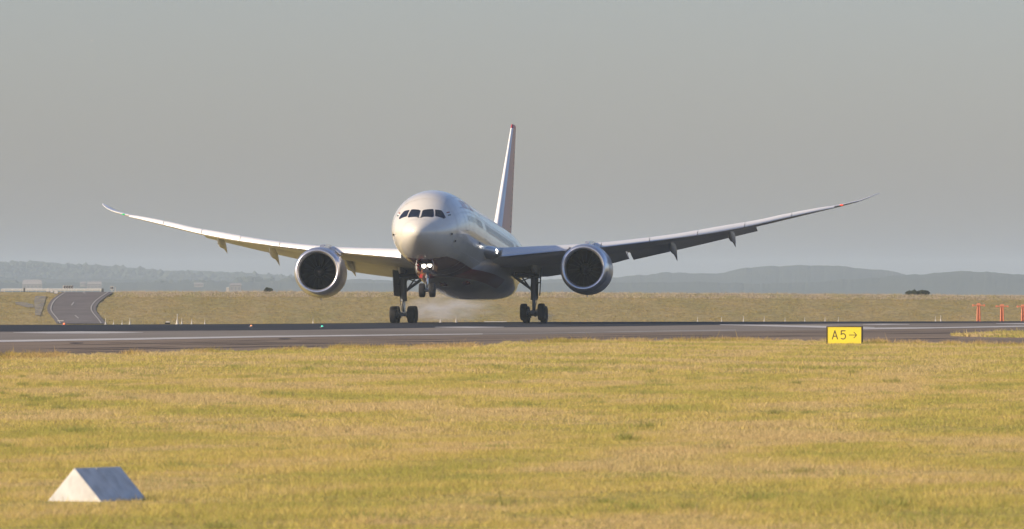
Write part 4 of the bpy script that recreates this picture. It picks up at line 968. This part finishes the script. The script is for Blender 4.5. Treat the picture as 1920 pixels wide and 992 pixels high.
mb = MB(); arc = [(-.02 + .115 * math.cos(R(a)) * -1 - .02, .345 + .125 * math.sin(R(a))) for a in range(140, -131, -30)]
arc5 = [(-.055 + .12 * math.cos(R(a)), .345 + .122 * math.sin(R(a))) for a in range(128, -141, -24)]
stroke(mb, [(.045, .595), (-.135, .595), (-.145, .425)], .046); stroke(mb, [(-.145, .425)] + arc5, .044); mb.build('digit', M['signblack'], sgn)
mb = MB(); stroke(mb, [(.24, .405), (.57, .405)], .034); stroke(mb, [(.45, .54), (.575, .405), (.45, .27)], .036); mb.build('arrow', M['signblack'], sgn)
for x in (-.6, .6): MB().box((x, .1, -.06), (.08, .08, .14)).build('leg', M['brown'], sgn)

# ------------------------------------------------------------------ concrete gable marker in the foreground
M['gablewhite'] = mat('white_concrete', (0.86, 0.85, 0.83), 0.75, noise=(7, (0.66, 0.65, 0.63), 10, (1, 1, .6)), bump=(18, .4, .012))
def groundp(px, py): return Vector(gnd(px, py))
A, B, C3 = groundp(82, 940), groundp(197, 941), groundp(278, 934)
gm = empty('gable_marker', (A + B) / 2); tag(gm, 'white concrete gable marker lying in the foreground grass', 'marker')
fl = A; fr_ = B; d_len = 1.6
ax = Vector((0.51, 0.86, 0)).normalized()                          # ridge direction, back and to the right
w0 = (B - A); w0.z = 0
ridge_h = 0.385
L_ = 0.0
def pt(base, t, z): return base + ax * t + Vector((0, 0, z))
mid = (A + B) * .5 + w0 * 0.0
length = 0.95
v = [A, B, mid + Vector((-.005, 0, ridge_h)), A + ax * length, B + ax * length, mid + ax * length + Vector((0, 0, ridge_h))]
def prism(t0, t1, nm):
    ax2 = ax * length
    q = [A + ax2 * t0 - Vector((0, 0, .05)), B + ax2 * t0 - Vector((0, 0, .05)), mid + ax2 * t0 + Vector((0, 0, ridge_h)), A + ax2 * t1 - Vector((0, 0, .05)), B + ax2 * t1 - Vector((0, 0, .05)), mid + ax2 * t1 + Vector((0, 0, ridge_h))]
    o = MB().add([p - gm.location for p in q], [(0, 1, 2), (3, 5, 4), (0, 2, 5, 3), (1, 4, 5, 2), (0, 3, 4, 1)]).build(nm, M['gablewhite'], gm)
    md = o.modifiers.new('edge', 'BEVEL'); md.width = .008; md.segments = 2
prism(0, .455, 'block'); prism(.468, 1.0, 'block')

# ------------------------------------------------------------------ bushes, trees, hills, buildings far behind
M['bush'] = mat('bush_leaf', (0.045, 0.06, 0.03), 0.8, noise=(1.5, (0.07, 0.085, 0.04), 4))
M['bark'] = mat('bark', (0.09, 0.07, 0.05), 0.9)
def bush(px, py, w, h, d, lb, n=1300):
    q = far(px, py, d); q.z = float(terrain(q.x, d)); e = empty('bush', q); tag(e, lb, 'bush', 'dark bushes on the bank')
    vs, fs = [], []; lobes = [(RNG.uniform(-.36, .36) * w, RNG.uniform(-.15, .15) * w, RNG.uniform(.30, .58) * h, RNG.uniform(.16, .28) * w) for _ in range(7)]
    for i in range(n):
        lx, ly, lz, lr = lobes[i % 7]; dv = Vector(RNG.normal(0, 1, 3)).normalized() * (RNG.random() ** .4)
        c = Vector((lx + dv.x * lr, ly + dv.y * lr, max(.03, lz + dv.z * h * .42)))
        s = .07 + .09 * RNG.random(); a = Vector(RNG.normal(0, 1, 3)).normalized(); b = a.orthogonal().normalized(); k = len(vs); c2 = a.cross(b)
        vs += [c + b * s, c + c2 * s * .6, c - b * s, c - c2 * s * .6]; fs.append((k, k + 1, k + 2, k + 3))
    obj('foliage', vs, fs, M['bush'], e)
    mb = MB()
    for i in range(4): mb.tube((.1 * i - .15, 0, 0), (RNG.normal(0, w * .18), RNG.normal(0, .1), h * .6), .04, .02, n=6)
    mb.build('stem', M['bark'], e)
bush(502, 549, 1.5, .75, 1204, 'lone dark bush on the bank left of the sunlit engine')
bush(1708, 557, 1.9, .85, 1202, 'left of the two dark bushes on the right bank'); bush(1730, 557.5, 1.9, .85, 1202, 'right of the two dark bushes on the right bank')

def hill_mat(name, c0, c1, s): return mat(name, c0, 0.95, spec=0.1, noise=(s, c1, 6))
M['hill'] = hill_mat('forested_hill', (0.045, 0.06, 0.04), (0.07, 0.08, 0.05), 0.01)
M['wood'] = hill_mat('wood_leaf', (0.045, 0.062, 0.035), (0.075, 0.085, 0.05), 0.05)
def hill(name, prof, d, depth, label, seed, rough=1.0):
    px = np.arange(-900, 2900, 3.0); r = np.random.default_rng(seed)
    py = np.interp(px, [a for a, b in prof], [b for a, b in prof])
    jit = np.zeros_like(px)
    for o, am in ((40, .9), (14, .6), (5, .5)):
        k = r.normal(0, 1, len(px) // 2 + 50); jit += am * np.interp(px / o, np.arange(len(k)), k) if False else am * np.interp((px + 900) / o, np.arange(len(k)), k)
    py = py + jit * rough * .8
    rowsz = []; NY = 14
    for j in range(NY):
        t = j / (NY - 1); prof_t = math.sin(t * math.pi) ** .8 if t <= .5 else 1 - (t - .5) * .6
        y = d + depth * (t - .5)
        x = (px - 960) * d / FPX; zt = EYE + (HORIZON - py) * d / FPX
        bump = np.convolve(r.normal(0, 1.2, len(px)), np.ones(15) / 15, 'same') * (d / 9000) if 0 < j < NY // 2 else 0
        rowsz.append(np.stack([x * (y / d), np.full_like(x, y), -4 + (zt + 4) * prof_t + bump], 1))
    V = np.concatenate(rowsz); n = len(px)
    F_ = [(j * n + i, j * n + i + 1, (j + 1) * n + i + 1, (j + 1) * n + i) for j in range(NY - 1) for i in range(n - 1)]
    return tag(obj(name, V, F_, M['hill']), label, None, None, 'structure')
hill('hill', [(-900, 500), (0, 520), (400, 526), (640, 525), (1000, 523), (1160, 520), (1180, 517), (1240, 512), (1300, 513), (1350, 512), (1400, 503), (1440, 499), (1520, 498.5), (1580, 499), (1640, 505), (1690, 514), (1780, 520), (2000, 520), (2900, 520)], 8800, 900, 'long blue hazy hill on the right', 3)
hill('hill', [(-900, 530), (1500, 530), (1640, 521), (1700, 515), (1760, 511), (1800, 508.5), (1840, 510), (1900, 514), (1960, 513), (2200, 505), (2900, 500)], 7600, 700, 'nearer hazy hill at the right edge', 5)
hill('hill', [(-900, 480), (-200, 486), (0, 490), (60, 490), (150, 496), (250, 502), (300, 507), (420, 511), (480, 513), (560, 520), (650, 526), (900, 530), (1200, 533), (1700, 540), (2900, 543)], 11000, 900, 'hazy wooded ridge at the left', 9)
# woods that read as one mass on the left ridge and below it
def woods(name, n, prof, d, dspan, size, label, seed):
    r = np.random.default_rng(seed); base = bmesh.new(); bmesh.ops.create_icosphere(base, subdivisions=1, radius=1.0)
    bv = np.array([v.co[:] for v in base.verts]); bf = np.array([[v.index for v in f.verts] for f in base.faces]); base.free()
    px = r.uniform(prof[0][0], prof[-1][0], n); t = r.random(n); dd = d + (t - .5) * dspan
    top = np.interp(px, [a for a, b in prof], [b for a, b in prof])
    zt = EYE + (HORIZON - top) * d / FPX
    z = -3 + (zt + 3) * r.random(n) ** .45 - size * .6
    x = (px - 960) * dd / FPX; s = size * r.uniform(.5, 1.25, n)
    sc = np.stack([s * r.uniform(.8, 1.4, n), s, s * r.uniform(.7, 1.3, n)], 1)
    V = bv[None] * (1 + r.normal(0, .16, (n, len(bv), 1))) * sc[:, None, :] + np.stack([x, dd, z], 1)[:, None, :]
    F_ = (bf[None] + (np.arange(n) * len(bv))[:, None, None]).reshape(-1, 3)
    return tag(obj(name, V.reshape(-1, 3), F_.tolist(), M['wood']), label, 'woods', None, 'stuff')
woods('woodland', 2600, [(-60, 489), (0, 491), (60, 490.5), (150, 496.5), (250, 502.5), (300, 507.5), (420, 511.5), (480, 513), (560, 520), (640, 526)], 10300, 500, 4.0, 'hazy woodland covering the left ridge', 21)
woods('woodland', 700, [(200, 534), (280, 530), (300, 527), (340, 529), (380, 524), (400, 531), (460, 521), (480, 517), (520, 524), (560, 519), (600, 527), (700, 533)], 8000, 200, 3.6, 'darker tree clumps below the left ridge', 22)
woods('woodland', 260, [(-40, 534), (0, 522), (30, 529), (50, 534), (120, 533), (150, 530), (190, 536)], 8000, 200, 3.6, 'tree clumps behind the guard rail', 23)
# a few pale buildings in the haze
M['plaster'] = mat('pale_plaster', (0.30, 0.27, 0.23), 0.8); M['roofm'] = mat('pale_roof', (0.34, 0.30, 0.26), 0.7); M['winfar'] = mat('dark_window', (0.15, 0.15, 0.15), 0.4)
def building(x0, x1, ytop, ybase, d, lb, roof=.35, nw=4):
    a, b = far(x0, ybase, d), far(x1, ytop, d); e = empty('building', ((a.x + b.x) / 2, d, a.z - 1.5)); tag(e, lb, 'building', 'pale buildings in the haze')
    w, h = b.x - a.x, (b.z - a.z) + 1.5; hw = h * (1 - roof)
    MB().box((0, 5, hw / 2), (w, 10, hw)).build('wall', M['plaster'], e)
    r_ = w / 2 + .3
    MB().add([(-r_, -.4, hw), (r_, -.4, hw), (r_, 10.4, hw), (-r_, 10.4, hw), (-r_ * .9, 5, h), (r_ * .9, 5, h)], [(0, 1, 5, 4), (2, 3, 4, 5), (0, 4, 3), (1, 2, 5), (0, 3, 2, 1)]).build('roof', M['roofm'], e)
    for i in range(nw):
        MB().box((-w / 2 + w * (i + .5) / nw, -.02, hw * .6), (w / nw * .5, .08, hw * .32)).build('window', M['winfar'], e)
building(42, 78, 524.5, 540, 6500, 'wide pale building behind the guard rail', .45, 5); building(163, 190, 528, 542, 6500, 'pale building above the right end of the guard rail', .3, 4)
building(150, 160, 528, 534, 6500, 'small pale hut left of the pale building', .3, 2); building(364, 381, 530, 535, 6500, 'small pale shed among the far trees', .3, 3)
building(431, 452, 531, 546, 5200, 'pale building just behind the white cabinet', .2, 3)
for px, lb in ((163, 'left faint mast above the guard rail'), (187, 'right faint mast above the guard rail')):
    e = empty('lattice_mast', far(px, 543, 9000)); tag(e, lb, 'mast', 'faint masts in the haze'); h = (543 - 499) * 9000 / FPX; mb = MB()
    for sx in (-1, 1):
        for sy in (-1, 1): mb.tube((sx * .9, sy * .9, -4), (sx * .25, sy * .25, h), .16, n=5)
    for k in range(9):
        z = h * k / 9; f = .9 - .65 * z / h; mb.tube((-f, -f, z), (f, -f, z + h / 9), .10, n=4); mb.tube((f, f, z), (-f, f, z + h / 9), .10, n=4)
    mb.build('lattice', M['greypost'], e)

# ------------------------------------------------------------------ a bird high on the left
M['bird'] = mat('bird_feather', (0.75, 0.70, 0.62), 0.8)
bd = far(172, 76, 900); bv_ = []; 
mb = MB(); mb.lathe([(-.20, .005), (-.17, .03), (-.10, .05), (0, .06), (.12, .045), (.24, .015), (.30, .03), (.31, .0)], 10, 'y')
for sg in (1, -1):
    w = [(.03, -.07, .02), (.03, .09, .02), (.16, -.10, .10), (.16, .06, .09), (.30, -.05, .12), (.30, .04, .12), (.40, .05, .08)]
    mb.add([(sg * a, b, c) for a, b, c in w] + [(sg * a, b, c - .012) for a, b, c in w], [(0, 2, 3, 1), (2, 4, 5, 3), (4, 6, 5), (7, 8, 10, 9), (9, 10, 12, 11), (11, 12, 13), (0, 7, 9, 2), (2, 9, 11, 4), (4, 11, 13, 6), (6, 13, 12, 5), (5, 12, 10, 3), (3, 10, 8, 1)])
bo = mb.build('bird', M['bird'], None, angle=40); bo.location = bd; bo.scale = (.6, .6, .6); bo.rotation_euler = (0, R(-10), R(25)); tag(bo, 'small pale bird flying high at the upper left', 'bird')

# ------------------------------------------------------------------ haze: one closed box of even air
M['haze'] = volume_material('haze', (0.71, 0.86, 1.0), 1.0e-4, None, 0.0)
hz = MB().box((0, 7700, 27.5), (5600, 16000, 69)).build('haze', M['haze']); tag(hz, 'thin blue grey haze over the airfield', 'haze', None, 'stuff')
